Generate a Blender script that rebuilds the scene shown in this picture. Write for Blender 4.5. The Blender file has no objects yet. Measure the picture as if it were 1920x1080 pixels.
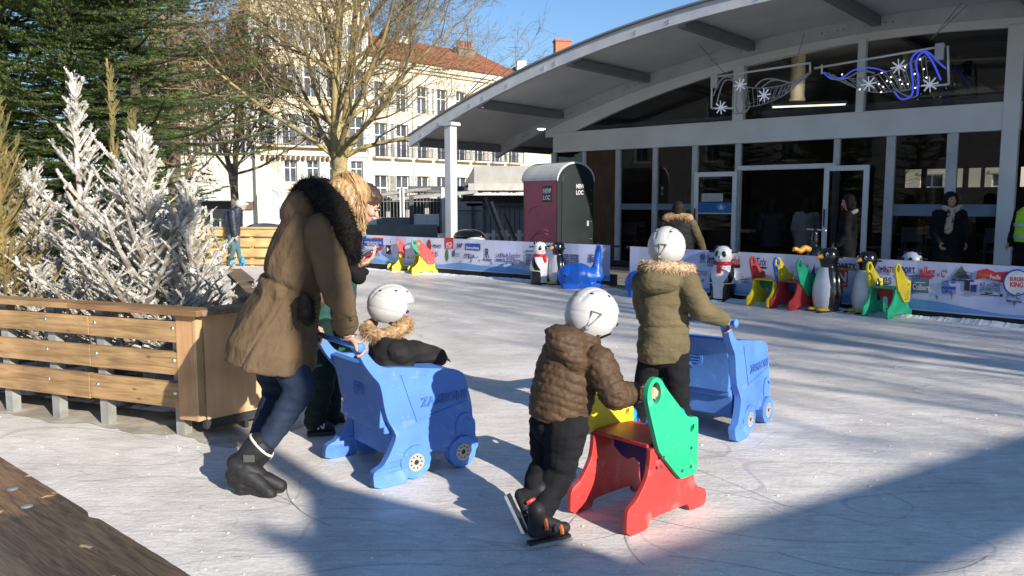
import bpy, bmesh, math, random
from math import sin, cos, pi, radians, tan, atan2, sqrt
from mathutils import Vector, Matrix, noise
from mathutils.geometry import tessellate_polygon
V = Vector
random.seed(7)
scene = bpy.context.scene
# ---------------------------------------------------------------- camera
CAMZ, FPX, PITCH = 1.55, 1500.0, math.atan(162/1500)
cam_d = bpy.data.cameras.new('camera'); cam_d.sensor_width = 36; cam_d.lens = FPX/1920*36
cam_d.clip_start = .05; cam_d.clip_end = 2000
cam = bpy.data.objects.new('camera', cam_d); scene.collection.objects.link(cam)
cam.location = (0, 0, CAMZ); cam.rotation_euler = (pi/2 - PITCH, 0, 0)
scene.camera = cam
# ---------------------------------------------------------------- light
SUN_AZ, SUN_EL = radians(38), radians(21)          # light travels 38 deg left of straight ahead
SD = V((-sin(SUN_AZ), cos(SUN_AZ), 0)); SP = V((cos(SUN_AZ), sin(SUN_AZ), 0))
world = bpy.data.worlds.new('World'); scene.world = world; world.use_nodes = True
wn = world.node_tree.nodes; wl = world.node_tree.links
sky = wn.new('ShaderNodeTexSky'); sky.sky_type = 'NISHITA'; sky.sun_disc = False
sky.sun_elevation = SUN_EL; sky.sun_rotation = pi - SUN_AZ; sky.altitude = 0
sky.air_density = 1.0; sky.dust_density = .1; sky.ozone_density = 5.0
wl.new(sky.outputs[0], wn['Background'].inputs[0]); wn['Background'].inputs[1].default_value = .095
sun_d = bpy.data.lights.new('sun', 'SUN'); sun_d.energy = 5.0; sun_d.angle = radians(.5); sun_d.color = (1, .93, .82)
sun = bpy.data.objects.new('sun', sun_d); scene.collection.objects.link(sun)
sdir = V((SD.x*cos(SUN_EL), SD.y*cos(SUN_EL), -sin(SUN_EL)))
sun.rotation_euler = sdir.to_track_quat('-Z', 'Y').to_euler(); sun.location = (10, -14, 12)
scene.view_settings.view_transform = 'Standard'; scene.view_settings.look = 'None'
scene.view_settings.gamma = 1; scene.view_settings.exposure = .78
scene.cycles.max_bounces = 6; scene.cycles.transparent_max_bounces = 12; scene.cycles.use_denoising = True
scene.cycles.sample_clamp_indirect = 4
# ---------------------------------------------------------------- pixel of the photograph -> world
def ray(px, py):
    u, v = (px-960)/FPX, (540-py)/FPX
    return V((u, cos(PITCH)+v*sin(PITCH), -sin(PITCH)+v*cos(PITCH)))
def G(px, py, z=0.):
    d = ray(px, py); t = (z-CAMZ)/d.z
    return V((d.x*t, d.y*t, z))
def W(px, py, Y):
    d = ray(px, py); t = Y/d.y
    return V((d.x*t, Y, CAMZ+d.z*t))
# ---------------------------------------------------------------- materials
def nd(t, k, **kw):
    n = t.nodes.new(k)
    for a, b in kw.items(): setattr(n, a, b)
    return n
def mat(name, col, rough=.6, metal=0., col2=None, vs=6., vd=4, thr=(.35, .65), stretch=(1, 1, 1), bump=0., bs=60., bstretch=None, spec=.5, emit=None, coat=0., sheen=0., bdist=.01, rv=0.):
    m = bpy.data.materials.new(name); m.use_nodes = True; t = m.node_tree; b = t.nodes['Principled BSDF']
    col = tuple(col)+(1,)
    b.inputs['Base Color'].default_value = col; b.inputs['Roughness'].default_value = rough
    b.inputs['Metallic'].default_value = metal; b.inputs['Specular IOR Level'].default_value = spec
    b.inputs['Coat Weight'].default_value = coat
    if sheen: b.inputs['Sheen Weight'].default_value = sheen
    tc = nd(t, 'ShaderNodeTexCoord')
    if col2 is None: col2 = tuple(c*.82 for c in col[:3])
    mp = nd(t, 'ShaderNodeMapping'); mp.inputs['Scale'].default_value = stretch; t.links.new(tc.outputs['Object'], mp.inputs[0])
    nz = nd(t, 'ShaderNodeTexNoise'); nz.inputs['Scale'].default_value = vs; nz.inputs['Detail'].default_value = vd; t.links.new(mp.outputs[0], nz.inputs[0])
    cr = nd(t, 'ShaderNodeValToRGB'); cr.color_ramp.elements[0].position = thr[0]; cr.color_ramp.elements[1].position = thr[1]
    cr.color_ramp.elements[0].color = tuple(col2)+(1,); cr.color_ramp.elements[1].color = col
    t.links.new(nz.outputs[0], cr.inputs[0]); t.links.new(cr.outputs[0], b.inputs['Base Color'])
    if rv:
        mr = nd(t, 'ShaderNodeMapRange'); mr.inputs[3].default_value = rough-rv; mr.inputs[4].default_value = rough+rv
        t.links.new(nz.outputs[0], mr.inputs[0]); t.links.new(mr.outputs[0], b.inputs['Roughness'])
    if bump:
        mp2 = nd(t, 'ShaderNodeMapping'); mp2.inputs['Scale'].default_value = bstretch or stretch; t.links.new(tc.outputs['Object'], mp2.inputs[0])
        n2 = nd(t, 'ShaderNodeTexNoise'); n2.inputs['Scale'].default_value = bs; n2.inputs['Detail'].default_value = 3; t.links.new(mp2.outputs[0], n2.inputs[0])
        bp = nd(t, 'ShaderNodeBump'); bp.inputs['Strength'].default_value = bump; bp.inputs['Distance'].default_value = bdist
        t.links.new(n2.outputs[0], bp.inputs['Height']); t.links.new(bp.outputs[0], b.inputs['Normal'])
    if emit: b.inputs['Emission Color'].default_value = tuple(emit[:3])+(1,); b.inputs['Emission Strength'].default_value = emit[3]
    return m
def wood(name, col, col2, scale=1., rough=.6, axis='x', dark=None):
    m = bpy.data.materials.new(name); m.use_nodes = True; t = m.node_tree; b = t.nodes['Principled BSDF']
    b.inputs['Roughness'].default_value = rough; b.inputs['Specular IOR Level'].default_value = .3
    tc = nd(t, 'ShaderNodeTexCoord'); mp = nd(t, 'ShaderNodeMapping')
    mp.inputs['Scale'].default_value = {'x': (1.2, 14, 14), 'y': (14, 1.2, 14), 'z': (14, 14, 1.2)}[axis]
    t.links.new(tc.outputs['Object'], mp.inputs[0])
    nz = nd(t, 'ShaderNodeTexNoise'); nz.inputs['Scale'].default_value = 2.2*scale; nz.inputs['Detail'].default_value = 8; nz.inputs['Distortion'].default_value = 1.2
    t.links.new(mp.outputs[0], nz.inputs[0])
    cr = nd(t, 'ShaderNodeValToRGB'); cr.color_ramp.elements[0].position = .35; cr.color_ramp.elements[1].position = .62
    cr.color_ramp.elements[0].color = col2+(1,); cr.color_ramp.elements[1].color = col+(1,); t.links.new(nz.outputs[0], cr.inputs[0])
    n3 = nd(t, 'ShaderNodeTexNoise'); n3.inputs['Scale'].default_value = 3.1; t.links.new(tc.outputs['Object'], n3.inputs[0])
    mr = nd(t, 'ShaderNodeMapRange'); mr.inputs[1].default_value = .3; mr.inputs[2].default_value = .7; mr.inputs[3].default_value = .7; mr.inputs[4].default_value = 1.15
    t.links.new(n3.outputs[0], mr.inputs[0])
    mx = nd(t, 'ShaderNodeMix', data_type='RGBA', blend_type='MULTIPLY'); mx.inputs[0].default_value = 1
    t.links.new(cr.outputs[0], mx.inputs[6]); t.links.new(mr.outputs[0], mx.inputs[7])
    vo = nd(t, 'ShaderNodeTexVoronoi'); vo.inputs['Scale'].default_value = 5; mp3 = nd(t, 'ShaderNodeMapping')
    mp3.inputs['Scale'].default_value = {'x': (.7, 1.6, 1.6), 'y': (1.6, .7, 1.6), 'z': (1.6, 1.6, .7)}[axis]
    t.links.new(tc.outputs['Object'], mp3.inputs[0]); t.links.new(mp3.outputs[0], vo.inputs[0])
    kr = nd(t, 'ShaderNodeMapRange'); kr.inputs[1].default_value = .04; kr.inputs[2].default_value = .1; kr.inputs[3].default_value = .45; kr.inputs[4].default_value = 1
    t.links.new(vo.outputs[0], kr.inputs[0])
    m2 = nd(t, 'ShaderNodeMix', data_type='RGBA', blend_type='MULTIPLY'); m2.inputs[0].default_value = 1
    t.links.new(mx.outputs[2], m2.inputs[6]); t.links.new(kr.outputs[0], m2.inputs[7]); t.links.new(m2.outputs[2], b.inputs['Base Color'])
    bp = nd(t, 'ShaderNodeBump'); bp.inputs['Strength'].default_value = .25; bp.inputs['Distance'].default_value = .006
    t.links.new(nz.outputs[0], bp.inputs['Height']); t.links.new(bp.outputs[0], b.inputs['Normal'])
    return m
# ---------------------------------------------------------------- object helpers
C = scene.collection
def thing(name, label, cat, loc=(0, 0, 0), rz=0., group=None, kind=None):
    o = bpy.data.objects.new(name, None); C.objects.link(o); o.empty_display_size = .1
    o.location = loc; o.rotation_euler = (0, 0, rz); o['label'] = label; o['category'] = cat
    if group: o['group'] = group
    if kind: o['kind'] = kind
    return o
def tag(o, label=None, cat=None, group=None, kind=None):
    if label: o['label'] = label
    if cat: o['category'] = cat
    if group: o['group'] = group
    if kind: o['kind'] = kind
    return o
def copy_tree(o, parent=None):
    c = o.copy(); C.objects.link(c); c.parent = parent
    for ch in list(o.children): copy_tree(ch, c)
    return c
class MB:
    def __init__(s): s.v = []; s.f = []
    def add(s, vs, fs):
        n = len(s.v); s.v += [tuple(p) for p in vs]; s.f += [tuple(i+n for i in f) for f in fs]; return s
    def box(s, a, b, M=None):
        (x0, y0, z0), (x1, y1, z1) = a, b
        if x0 > x1: x0, x1 = x1, x0
        if y0 > y1: y0, y1 = y1, y0
        if z0 > z1: z0, z1 = z1, z0
        vs = [V(p) for p in ((x0, y0, z0), (x1, y0, z0), (x1, y1, z0), (x0, y1, z0), (x0, y0, z1), (x1, y0, z1), (x1, y1, z1), (x0, y1, z1))]
        if M: vs = [M @ p for p in vs]
        return s.add(vs, [(0, 3, 2, 1), (4, 5, 6, 7), (0, 1, 5, 4), (1, 2, 6, 5), (2, 3, 7, 6), (3, 0, 4, 7)])
    def bar(s, p0, p1, w, h=None, up=V((0, 0, 1))):
        p0, p1 = V(p0), V(p1); h = h or w; d = (p1-p0).normalized()
        if abs(d.dot(up)) > .98: up = V((0, 1, 0))
        a = d.cross(up).normalized()*w/2; b = a.cross(d).normalized()*h/2
        vs = [p0-a-b, p0+a-b, p0+a+b, p0-a+b, p1-a-b, p1+a-b, p1+a+b, p1-a+b]
        return s.add(vs, [(0, 1, 2, 3), (4, 7, 6, 5), (0, 4, 5, 1), (1, 5, 6, 2), (2, 6, 7, 3), (3, 7, 4, 0)])
    def tube(s, path, r, n=8, caps=True):
        path = [V(p) for p in path]; N = len(path)
        if not hasattr(r, '__len__'): r = [r]*N
        vs = []; ref = None
        for i, p in enumerate(path):
            d = (path[min(i+1, N-1)]-path[max(i-1, 0)])
            d = d.normalized() if d.length > 1e-9 else V((0, 0, 1))
            if ref is None: ref = V((0, 0, 1)) if abs(d.z) < .9 else V((1, 0, 0))
            a = d.cross(ref)
            if a.length < 1e-4: ref = V((1, .3, 0)); a = d.cross(ref)
            a.normalize(); b = a.cross(d)
            ref = b*-1 if False else ref
            for k in range(n):
                t = 2*pi*k/n; vs.append(p+a*cos(t)*r[i]+b*sin(t)*r[i])
        fs = [(i*n+k, i*n+(k+1) % n, (i+1)*n+(k+1) % n, (i+1)*n+k) for i in range(N-1) for k in range(n)]
        if caps: fs += [tuple(range(n-1, -1, -1)), tuple((N-1)*n+k for k in range(n))]
        return s.add(vs, fs)
    def ell(s, c, r, M=None, nu=16, nv=10):
        c = V(c); vs = []; fs = []
        for j in range(nv+1):
            ph = pi*j/nv
            for i in range(nu):
                th = 2*pi*i/nu; p = V((r[0]*sin(ph)*cos(th), r[1]*sin(ph)*sin(th), r[2]*cos(ph)))
                vs.append(c+(M @ p if M else p))
        for j in range(nv):
            for i in range(nu):
                a, b, cc, d = j*nu+i, j*nu+(i+1) % nu, (j+1)*nu+(i+1) % nu, (j+1)*nu+i
                if j == 0: fs.append((a, cc, d))
                elif j == nv-1: fs.append((a, b, d)[::1] if False else (a, b, cc)[::1])
                else: fs.append((a, b, cc, d))
        return s.add(vs, [f[::-1] for f in fs])
    def lathe(s, prof, n=32, c=(0, 0, 0), sx=1., sy=1.):
        vs = [(c[0]+r*cos(2*pi*k/n)*sx, c[1]+r*sin(2*pi*k/n)*sy, c[2]+z) for r, z in prof for k in range(n)]
        N = len(prof); fs = [(i*n+k, i*n+(k+1) % n, (i+1)*n+(k+1) % n, (i+1)*n+k) for i in range(N-1) for k in range(n)]
        fs += [tuple(range(n-1, -1, -1)), tuple((N-1)*n+k for k in range(n))]
        return s.add(vs, fs)
    def prism(s, poly, y0, y1, holes=(), f=None):
        """polygon in x,z extruded from y0 to y1; f maps (x,y,z) to a point"""
        f = f or (lambda x, y, z: (x, y, z)); loops = [poly]+list(holes)
        fl = [p for lp in loops for p in lp]; tris = tessellate_polygon([[V((x, z, 0)) for x, z in lp] for lp in loops])
        n = len(fl); vs = [f(x, y0, z) for x, z in fl]+[f(x, y1, z) for x, z in fl]; fs = []
        for t in tris:
            a, b, c2 = [V((fl[i][0], fl[i][1])) for i in t]
            cr = (b-a).cross(c2-a)
            if cr < 0: t = t[::-1]
            fs.append(tuple(t)); fs.append(tuple(i+n for i in t[::-1]))
        k = 0
        for li, lp in enumerate(loops):
            m = len(lp); ar = sum(lp[i][0]*lp[(i+1) % m][1]-lp[(i+1) % m][0]*lp[i][1] for i in range(m))
            for i in range(m):
                q = (k+i, k+i+n, k+(i+1) % m+n, k+(i+1) % m)
                if (ar < 0) != (li > 0): q = q[::-1]
                fs.append(q)
            k += m
        return s.add(vs, fs)
    def cyl(s, p0, p1, r, n=16): return s.tube([p0, p1], r, n)
    def build(s, name, m=None, parent=None, smooth=False, bevel=0., off=None, angle=None, seg=2):
        me = bpy.data.meshes.new(name)
        vs = s.v
        if off is not None: vs = [(x-off[0], y-off[1], z-off[2]) for x, y, z in vs]
        me.from_pydata(vs, [], s.f); me.update()
        if m: me.materials.append(m)
        if smooth: me.polygons.foreach_set('use_smooth', [True]*len(me.polygons))
        o = bpy.data.objects.new(name, me); C.objects.link(o); o.parent = parent
        if bevel:
            b = o.modifiers.new('bevel', 'BEVEL'); b.width = bevel; b.segments = seg; b.limit_method = 'ANGLE'; b.angle_limit = radians(35)
            me.polygons.foreach_set('use_smooth', [True]*len(me.polygons))
            w = o.modifiers.new('wn', 'WEIGHTED_NORMAL'); w.keep_sharp = True
        elif angle:
            me.polygons.foreach_set('use_smooth', [True]*len(me.polygons)); me.set_sharp_from_angle(angle=radians(angle))
        return o
def chaikin(p, it=2, closed=True):
    for _ in range(it):
        q = []; n = len(p)
        for i in range(n if closed else n-1):
            a, b = V(p[i]), V(p[(i+1) % n]); q += [a*.78+b*.22, a*.22+b*.78]
        if not closed: q = [V(p[0])]+q[1:-1]+[V(p[-1])]
        p = q
    return [tuple(a) for a in p]
def ellipse(cx, cz, rx, rz, n=20, a0=0.):
    ca, sa = cos(a0), sin(a0)
    return [(cx+rx*cos(t)*ca-rz*sin(t)*sa, cz+rx*cos(t)*sa+rz*sin(t)*ca) for t in [2*pi*i/n for i in range(n)]]
def spline(pts, k=6):
    pts = [V(p) for p in pts]; out = []
    for i in range(len(pts)-1):
        p0, p1, p2, p3 = pts[max(i-1, 0)], pts[i], pts[i+1], pts[min(i+2, len(pts)-1)]
        for j in range(k):
            t = j/k; out.append(.5*((2*p1)+(p2-p0)*t+(2*p0-5*p1+4*p2-p3)*t*t+(3*p1-p0-3*p2+p3)*t**3))
    out.append(pts[-1]); return out
def text(s, size, m, parent, M, name='lettering', ext=.001, bold=0., sx=1., shear=0., align='LEFT'):
    cu = bpy.data.curves.new('t', 'FONT'); cu.body = s; cu.size = size; cu.extrude = ext; cu.offset = bold; cu.align_x = align; cu.shear = shear
    cu.resolution_u = 3
    o = bpy.data.objects.new('t', cu); C.objects.link(o)
    me = bpy.data.meshes.new_from_object(o.evaluated_get(bpy.context.evaluated_depsgraph_get()))
    bpy.data.objects.remove(o); bpy.data.curves.remove(cu)
    me.transform(M @ Matrix.Diagonal((sx, 1, 1, 1))); me.materials.clear(); me.materials.append(m)
    q = bpy.data.objects.new(name, me); C.objects.link(q); q.parent = parent
    return q
def frame(o, x, y, z=None):
    x, y = V(x).normalized(), V(y).normalized(); z = x.cross(y).normalized(); y = z.cross(x)
    return Matrix(((x.x, y.x, z.x, o[0]), (x.y, y.y, z.y, o[1]), (x.z, y.z, z.z, o[2]), (0, 0, 0, 1)))
# ---------------------------------------------------------------- organic shapes: fused by voxel remesh
def loft(mb, rings, side, n=28, sq=2.0):
    """rings: (center, half width across, half depth); side = depth direction"""
    side = V(side).normalized(); cs = [V(r[0]) for r in rings]; vs = []; N = len(rings)
    for i, (c, a, b) in enumerate(rings):
        d = (cs[min(i+1, N-1)]-cs[max(i-1, 0)]).normalized(); x = d.cross(side).normalized(); y = (side-d*side.dot(d)).normalized()
        for k in range(n):
            t = 2*pi*k/n; ct, st = cos(t), sin(t); e = 2/sq
            vs.append(cs[i]+x*a*math.copysign(abs(ct)**e, ct)+y*b*math.copysign(abs(st)**e, st))
    fs = [(i*n+k, i*n+(k+1) % n, (i+1)*n+(k+1) % n, (i+1)*n+k) for i in range(N-1) for k in range(n)]
    fs += [tuple(range(n-1, -1, -1)), tuple((N-1)*n+k for k in range(n))]
    mb.add(vs, fs)
def capsule(mb, p0, r0, p1, r1, n=14):
    p0, p1 = V(p0), V(p1); d = p1-p0
    if d.length < 1e-5: d = V((0, 0, 1e-4)); p1 = p0+d
    u = d.normalized(); path = []; rr = []
    for t in (0.08, .35, .65, .88): path.append(p0-u*r0*cos(t*pi/2)); rr.append(r0*sin(t*pi/2))
    path.append(p0); rr.append(r0); path.append(p1); rr.append(r1)
    for t in (.88, .65, .35, .08): path.append(p1+u*r1*cos(t*pi/2)); rr.append(r1*sin(t*pi/2))
    mb.tube(path, rr, n)
def fuse(name, mb, m, parent, off, voxel=.008, smooth=3, disp=None):
    me = bpy.data.meshes.new('f'); me.from_pydata([(x-off[0], y-off[1], z-off[2]) for x, y, z in mb.v], [], mb.f); me.update()
    bm = bmesh.new(); bm.from_mesh(me); bmesh.ops.recalc_face_normals(bm, faces=bm.faces); bm.to_mesh(me); bm.free()
    o = bpy.data.objects.new('f', me); C.objects.link(o)
    r = o.modifiers.new('r', 'REMESH'); r.mode = 'VOXEL'; r.voxel_size = voxel
    if smooth: s = o.modifiers.new('s', 'SMOOTH'); s.iterations = smooth; s.factor = .5
    me2 = bpy.data.meshes.new_from_object(o.evaluated_get(bpy.context.evaluated_depsgraph_get()))
    bpy.data.objects.remove(o)
    if disp:
        offv = V(off); ns = [v.normal.copy() for v in me2.vertices]
        for v, nn in zip(me2.vertices, ns): v.co = v.co+nn*disp(v.co+offv, nn)
    me2.materials.clear(); me2.materials.append(m); me2.polygons.foreach_set('use_smooth', [True]*len(me2.polygons)); me2.update()
    me2.name = name
    q = bpy.data.objects.new(name, me2); C.objects.link(q); q.parent = parent
    return q
def wrinkle(amp=.006, s=9., st=(1, 1, 2.2)):
    def f(p, n):
        a = noise.noise(V((p.x*s*st[0], p.y*s*st[1], p.z*s*st[2])))
        b = 1-abs(noise.noise(V((p.x*s*.7+9, p.y*s*.7, p.z*s*1.6))))*2
        return amp*(a*.8+b*.5)
    return f
def fur(mb, path, R, count, ln=.03, w=.004, jit=.6, droop=.0):
    """tufts of hair standing off a thick path"""
    path = [V(p) for p in path]; N = len(path)-1
    for _ in range(count):
        t = random.random()*N; i = min(int(t), N-1); p = path[i].lerp(path[i+1], t-i); d = (path[i+1]-path[i]).normalized()
        r = R if not hasattr(R, '__len__') else R[i]
        q = V((random.gauss(0, 1), random.gauss(0, 1), random.gauss(0, 1))); q = (q-d*q.dot(d)*.8).normalized()
        b = p+q*r*.82; o = (q+d*random.uniform(-jit, jit)+V((0, 0, -droop))+V((random.gauss(0, .3), random.gauss(0, .3), random.gauss(0, .3)))).normalized()
        L = ln*random.uniform(.5, 1.3); sd = o.cross(V((random.gauss(0, 1), random.gauss(0, 1), random.gauss(0, 1)))).normalized()*w
        m_ = b+o*L*.5+V((0, 0, -L*.12)); e = b+o*L+V((0, 0, -L*.35))
        mb.add([b-sd, b+sd, m_+sd*.7, m_-sd*.7, e], [(0, 1, 2, 3), (3, 2, 4)])
# ================================================================ ICE AND GROUND
def ice_material():
    m = bpy.data.materials.new('ice'); m.use_nodes = True; t = m.node_tree; b = t.nodes['Principled BSDF']; L = t.links.new
    tc = nd(t, 'ShaderNodeTexCoord')
    def noi(scale, st, rot=0., det=6, dist=0.):
        mp = nd(t, 'ShaderNodeMapping'); mp.inputs['Scale'].default_value = st; mp.inputs['Rotation'].default_value = (0, 0, rot)
        L(tc.outputs['Object'], mp.inputs[0]); n = nd(t, 'ShaderNodeTexNoise'); n.inputs['Scale'].default_value = scale
        n.inputs['Detail'].default_value = det; n.inputs['Distortion'].default_value = dist; L(mp.outputs[0], n.inputs[0]); return n.outputs[0]
    def ramp(src, p0, c0, p1, c1):
        r = nd(t, 'ShaderNodeValToRGB'); e = r.color_ramp.elements; e[0].position = p0; e[1].position = p1
        e[0].color = tuple(c0)+(1,); e[1].color = tuple(c1)+(1,); L(src, r.inputs[0]); return r.outputs[0]
    def mix(a, bb, f, mode='MULTIPLY'):
        x = nd(t, 'ShaderNodeMix', data_type='RGBA', blend_type=mode)
        if hasattr(f, 'links'): L(f, x.inputs[0])
        else: x.inputs[0].default_value = f
        L(a, x.inputs[6]); L(bb, x.inputs[7]) if hasattr(bb, 'links') else setattr(x.inputs[7], 'default_value', bb); return x.outputs[2]
    base = ramp(noi(1.3, (1, 1, 1), det=5), .3, (.69, .645, .59), .7, (.93, .875, .81))
    streak = ramp(noi(5, (1, 2.4, 1), .12, 8, 1.6), .32, (.80, .79, .79), .6, (1, 1, 1))
    scr = ramp(noi(9, (.12, 7, 1), -.35, 4, 1.9), .33, (.72, .72, .75), .41, (1, 1, 1))
    scr2 = ramp(noi(11, (.16, 7, 1), .75, 4, 1.8), .35, (.8, .8, .82), .46, (1, 1, 1))
    fine = ramp(noi(60, (1, 1.5, 1), .1, 6), .3, (.78, .78, .79), .62, (1.0, 1.0, 1.0))
    c = mix(mix(mix(mix(base, streak, .8), scr, .75), scr2, .6), fine, .75)
    for sc_, rt, wd, dk in ((.7, .2, .003, .80), (1.1, 1.3, .003, .84), (1.7, 2.2, .004, .88)):      # long curved blade cuts
        s1 = noi(sc_, (.6, 1.5, 1), rt, 0, .2); q = nd(t, 'ShaderNodeMath', operation='SUBTRACT'); L(s1, q.inputs[0]); q.inputs[1].default_value = .5
        ab = nd(t, 'ShaderNodeMath', operation='ABSOLUTE'); L(q.outputs[0], ab.inputs[0]); q2 = nd(t, 'ShaderNodeMath', operation='MULTIPLY'); L(noi(sc_*5, (1, 1, 1), rt, 3), q2.inputs[0]); q2.inputs[1].default_value = wd*2.2
        cp = nd(t, 'ShaderNodeMath', operation='DIVIDE'); L(ab.outputs[0], cp.inputs[0]); L(q2.outputs[0], cp.inputs[1]); c = mix(c, ramp(cp.outputs[0], .55, (dk, dk, dk+.02), 1.0, (1, 1, 1)), 1.)
    chips = ramp(noi(34, (1, 1.6, 1), .3, 4), .66, (0, 0, 0), .72, (1, 1, 1))
    c = mix(c, (.86, .86, .86, 1), chips, 'MIX')
    L(c, b.inputs['Base Color'])
    r = nd(t, 'ShaderNodeMapRange'); r.inputs[1].default_value = .35; r.inputs[2].default_value = .65; r.inputs[3].default_value = .32; r.inputs[4].default_value = .7
    L(noi(3, (1, 3, 1), .2), r.inputs[0]); L(r.outputs[0], b.inputs['Roughness']); b.inputs['Specular IOR Level'].default_value = .22
    h = nd(t, 'ShaderNodeMath', operation='ADD'); L(noi(26, (1, 1.4, 1), .3, 8), h.inputs[0]); L(noi(5, (.5, 2, 1), .1, 5), h.inputs[1])
    bp = nd(t, 'ShaderNodeBump'); bp.inputs['Strength'].default_value = .45; bp.inputs['Distance'].default_value = .008
    L(h.outputs[0], bp.inputs['Height']); L(bp.outputs[0], b.inputs['Normal'])
    return m
M_ice = ice_material()
M_ground = mat('paving', (.30, .27, .23), .9, col2=(.2, .18, .15), vs=3, bump=.4, bs=30)
M_snow = mat('shaved_snow', (.8, .81, .83), .8, col2=(.6, .62, .66), vs=30, bump=.8, bs=50)
M_dirtice = mat('dirty_ice', (.52, .47, .40), .7, col2=(.32, .27, .20), vs=5, bump=.5, bs=30)
g = MB(); g.add([(x, y, z) for y, z in ((-300, -.03), (37, -.03), (41, -1.1), (500, -1.1)) for x in (-400, 400)], [(0, 1, 3, 2), (2, 3, 5, 4), (4, 5, 7, 6)])
tag(g.build('ground', M_ground), kind='structure')
eL0, eL1, eR0, eR1 = G(672, 503.5), G(1142, 537), G(1178, 546.5), G(1925, 612.5)
far_l = G(330, 501)
ice_pts = [(-9, -6), (9, -6), (13, 4), tuple(eR1[:2]), tuple(eR0[:2]), tuple(eL1[:2]), tuple(eL0[:2]), (eL0.x, 19.6), (far_l.x-3, 19.9), (-9, 12)]
g = MB(); g.add([(x, y, 0) for x, y in ice_pts], [tuple(range(len(ice_pts)))])
tag(g.build('ice', M_ice), kind='structure')
# shavings scraped up by the skates, and a ragged bank of it along the boards
g = MB()
for _ in range(900):
    d = 1.5+abs(random.gauss(0, 3.5)); x = random.uniform(-.8, .8)*d; s = random.uniform(.002, .0065)*(1+d*.06)
    p = V((x, d, s*.3)); q = [p+V((random.uniform(-s, s)*1.6, random.uniform(-s, s), 0)) for _ in range(3)]
    g.add(q+[p+V((0, 0, s*random.uniform(.5, 1.1)))], [(0, 1, 3), (1, 2, 3), (2, 0, 3)])
def snow_bank(a, b, w=.16, h=.03, step=.02):
    n = int((b-a).length/step); d = (b-a).normalized(); nn = V((d.y, -d.x, 0))
    if nn.y > 0: nn = -nn
    vs = []
    for i in range(n+1):
        p = a.lerp(b, i/n); k = noise.noise(p*2.3)*.5+noise.noise(p*9)*.3+noise.noise(p*31)*.3; ww = w*(1+k*.9)
        vs += [p-nn*.05+V((0, 0, .01)), p+nn*ww*.2+V((0, 0, h*(1+k))), p+nn*ww*.6+V((0, 0, h*.5*(1+k))), p+nn*ww+V((0, 0, .001))]
    g.add(vs, [(i*4+j, i*4+4+j, i*4+5+j, i*4+1+j) for i in range(n) for j in range(3)])
snow_bank(eL0, eL1); snow_bank(eR0, eR1, .2, .035)
tag(g.build('ice_shavings', M_snow, smooth=False), 'loose white ice shavings scattered over the rink and banked against the boards', 'snow', kind='stuff')
# long curved cuts of skate blades
g = MB(); random.seed(3)
for _ in range(20):
    px, py = random.uniform(500, 1900), random.uniform(690, 1060); p = G(px, py, .0025); a = random.uniform(0, 2*pi); k = random.uniform(-1.6, 1.6); w = .0016
    n = random.randint(8, 22); pts = []
    for i in range(n):
        pts.append(V((p.x, p.y, .0025))); a += k*.06; p = p+V((cos(a), sin(a), 0))*.06
    for i in range(n-1):
        d = (pts[i+1]-pts[i]).normalized()*w; s = V((-d.y, d.x, 0)); g.add([pts[i]-s, pts[i]+s, pts[i+1]+s, pts[i+1]-s], [(0, 1, 2, 3)])
tag(g.build('blade_cuts', mat('cut_ice', (.34, .35, .38), .5, vs=40)), 'thin dark curved skate cuts in the ice surface', 'skate marks', kind='stuff')
random.seed(7)
# ================================================================ ARCHED HALL
U = V((.7615, -.6482, 0)); NI = V((.6482, .7615, 0)); P0 = V((6.76, 16.1, 0)); HROT = atan2(U.y, U.x)
def HL(px, py, D=0.):
    """pixel -> (s, z) on the plane D metres in front of the glass"""
    d = ray(px, py); c = V((0, 0, CAMZ)); q = P0-NI*D; t = (q-c).dot(NI)/d.dot(NI); p = c+d*t
    return (p-P0).dot(U), p.z
M_alu = mat('grey_aluminium', (.54, .55, .57), .45, .2, col2=(.45, .46, .48), vs=3, spec=.4)
M_aluw = mat('pale_aluminium', (.76, .77, .76), .5, .1, col2=(.66, .67, .66), vs=1.2)
M_memb = mat('tent_membrane', (.60, .61, .62), .7, col2=(.52, .53, .55), vs=1.2, bump=.15, bs=4)
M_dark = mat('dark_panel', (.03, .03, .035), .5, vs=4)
M_purl = mat('dark_purlin', (.17, .175, .185), .5, vs=3)
M_blackr = mat('black_rubber', (.012, .012, .013), .5)
M_chrome = mat('bright_metal', (.7, .7, .7), .25, 1., vs=8)
M_white = mat('white_paint', (.75, .75, .74), .5, vs=3)
def glass_mat(name, tint, refl=1.0):
    m = bpy.data.materials.new(name); m.use_nodes = True; t = m.node_tree; t.nodes.remove(t.nodes['Principled BSDF']); o = t.nodes['Material Output']
    tr = nd(t, 'ShaderNodeBsdfTransparent'); tr.inputs[0].default_value = tint+(1,)
    gl = nd(t, 'ShaderNodeBsdfGlossy'); gl.inputs[0].default_value = (refl,)*3+(1,); gl.inputs[1].default_value = .02
    fr = nd(t, 'ShaderNodeFresnel'); fr.inputs[0].default_value = 1.5; mx = nd(t, 'ShaderNodeMixShader')
    t.links.new(fr.outputs[0], mx.inputs[0]); t.links.new(tr.outputs[0], mx.inputs[1]); t.links.new(gl.outputs[0], mx.inputs[2]); t.links.new(mx.outputs[0], o.inputs[0])
    return m
M_glass = glass_mat('window_glass', (.6, .61, .62), .8)
hall = thing('arched_hall', 'long glazed hall with curved grey roof canopy and aluminium window front behind the rink', 'hall', P0, HROT)
AC = .8
def zr(s): return 5.12-.020*(s-AC)**2
def zl(s): return 4.64-.0237*(s-AC)**2
S0, S1 = -9.35, 10.95
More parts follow.
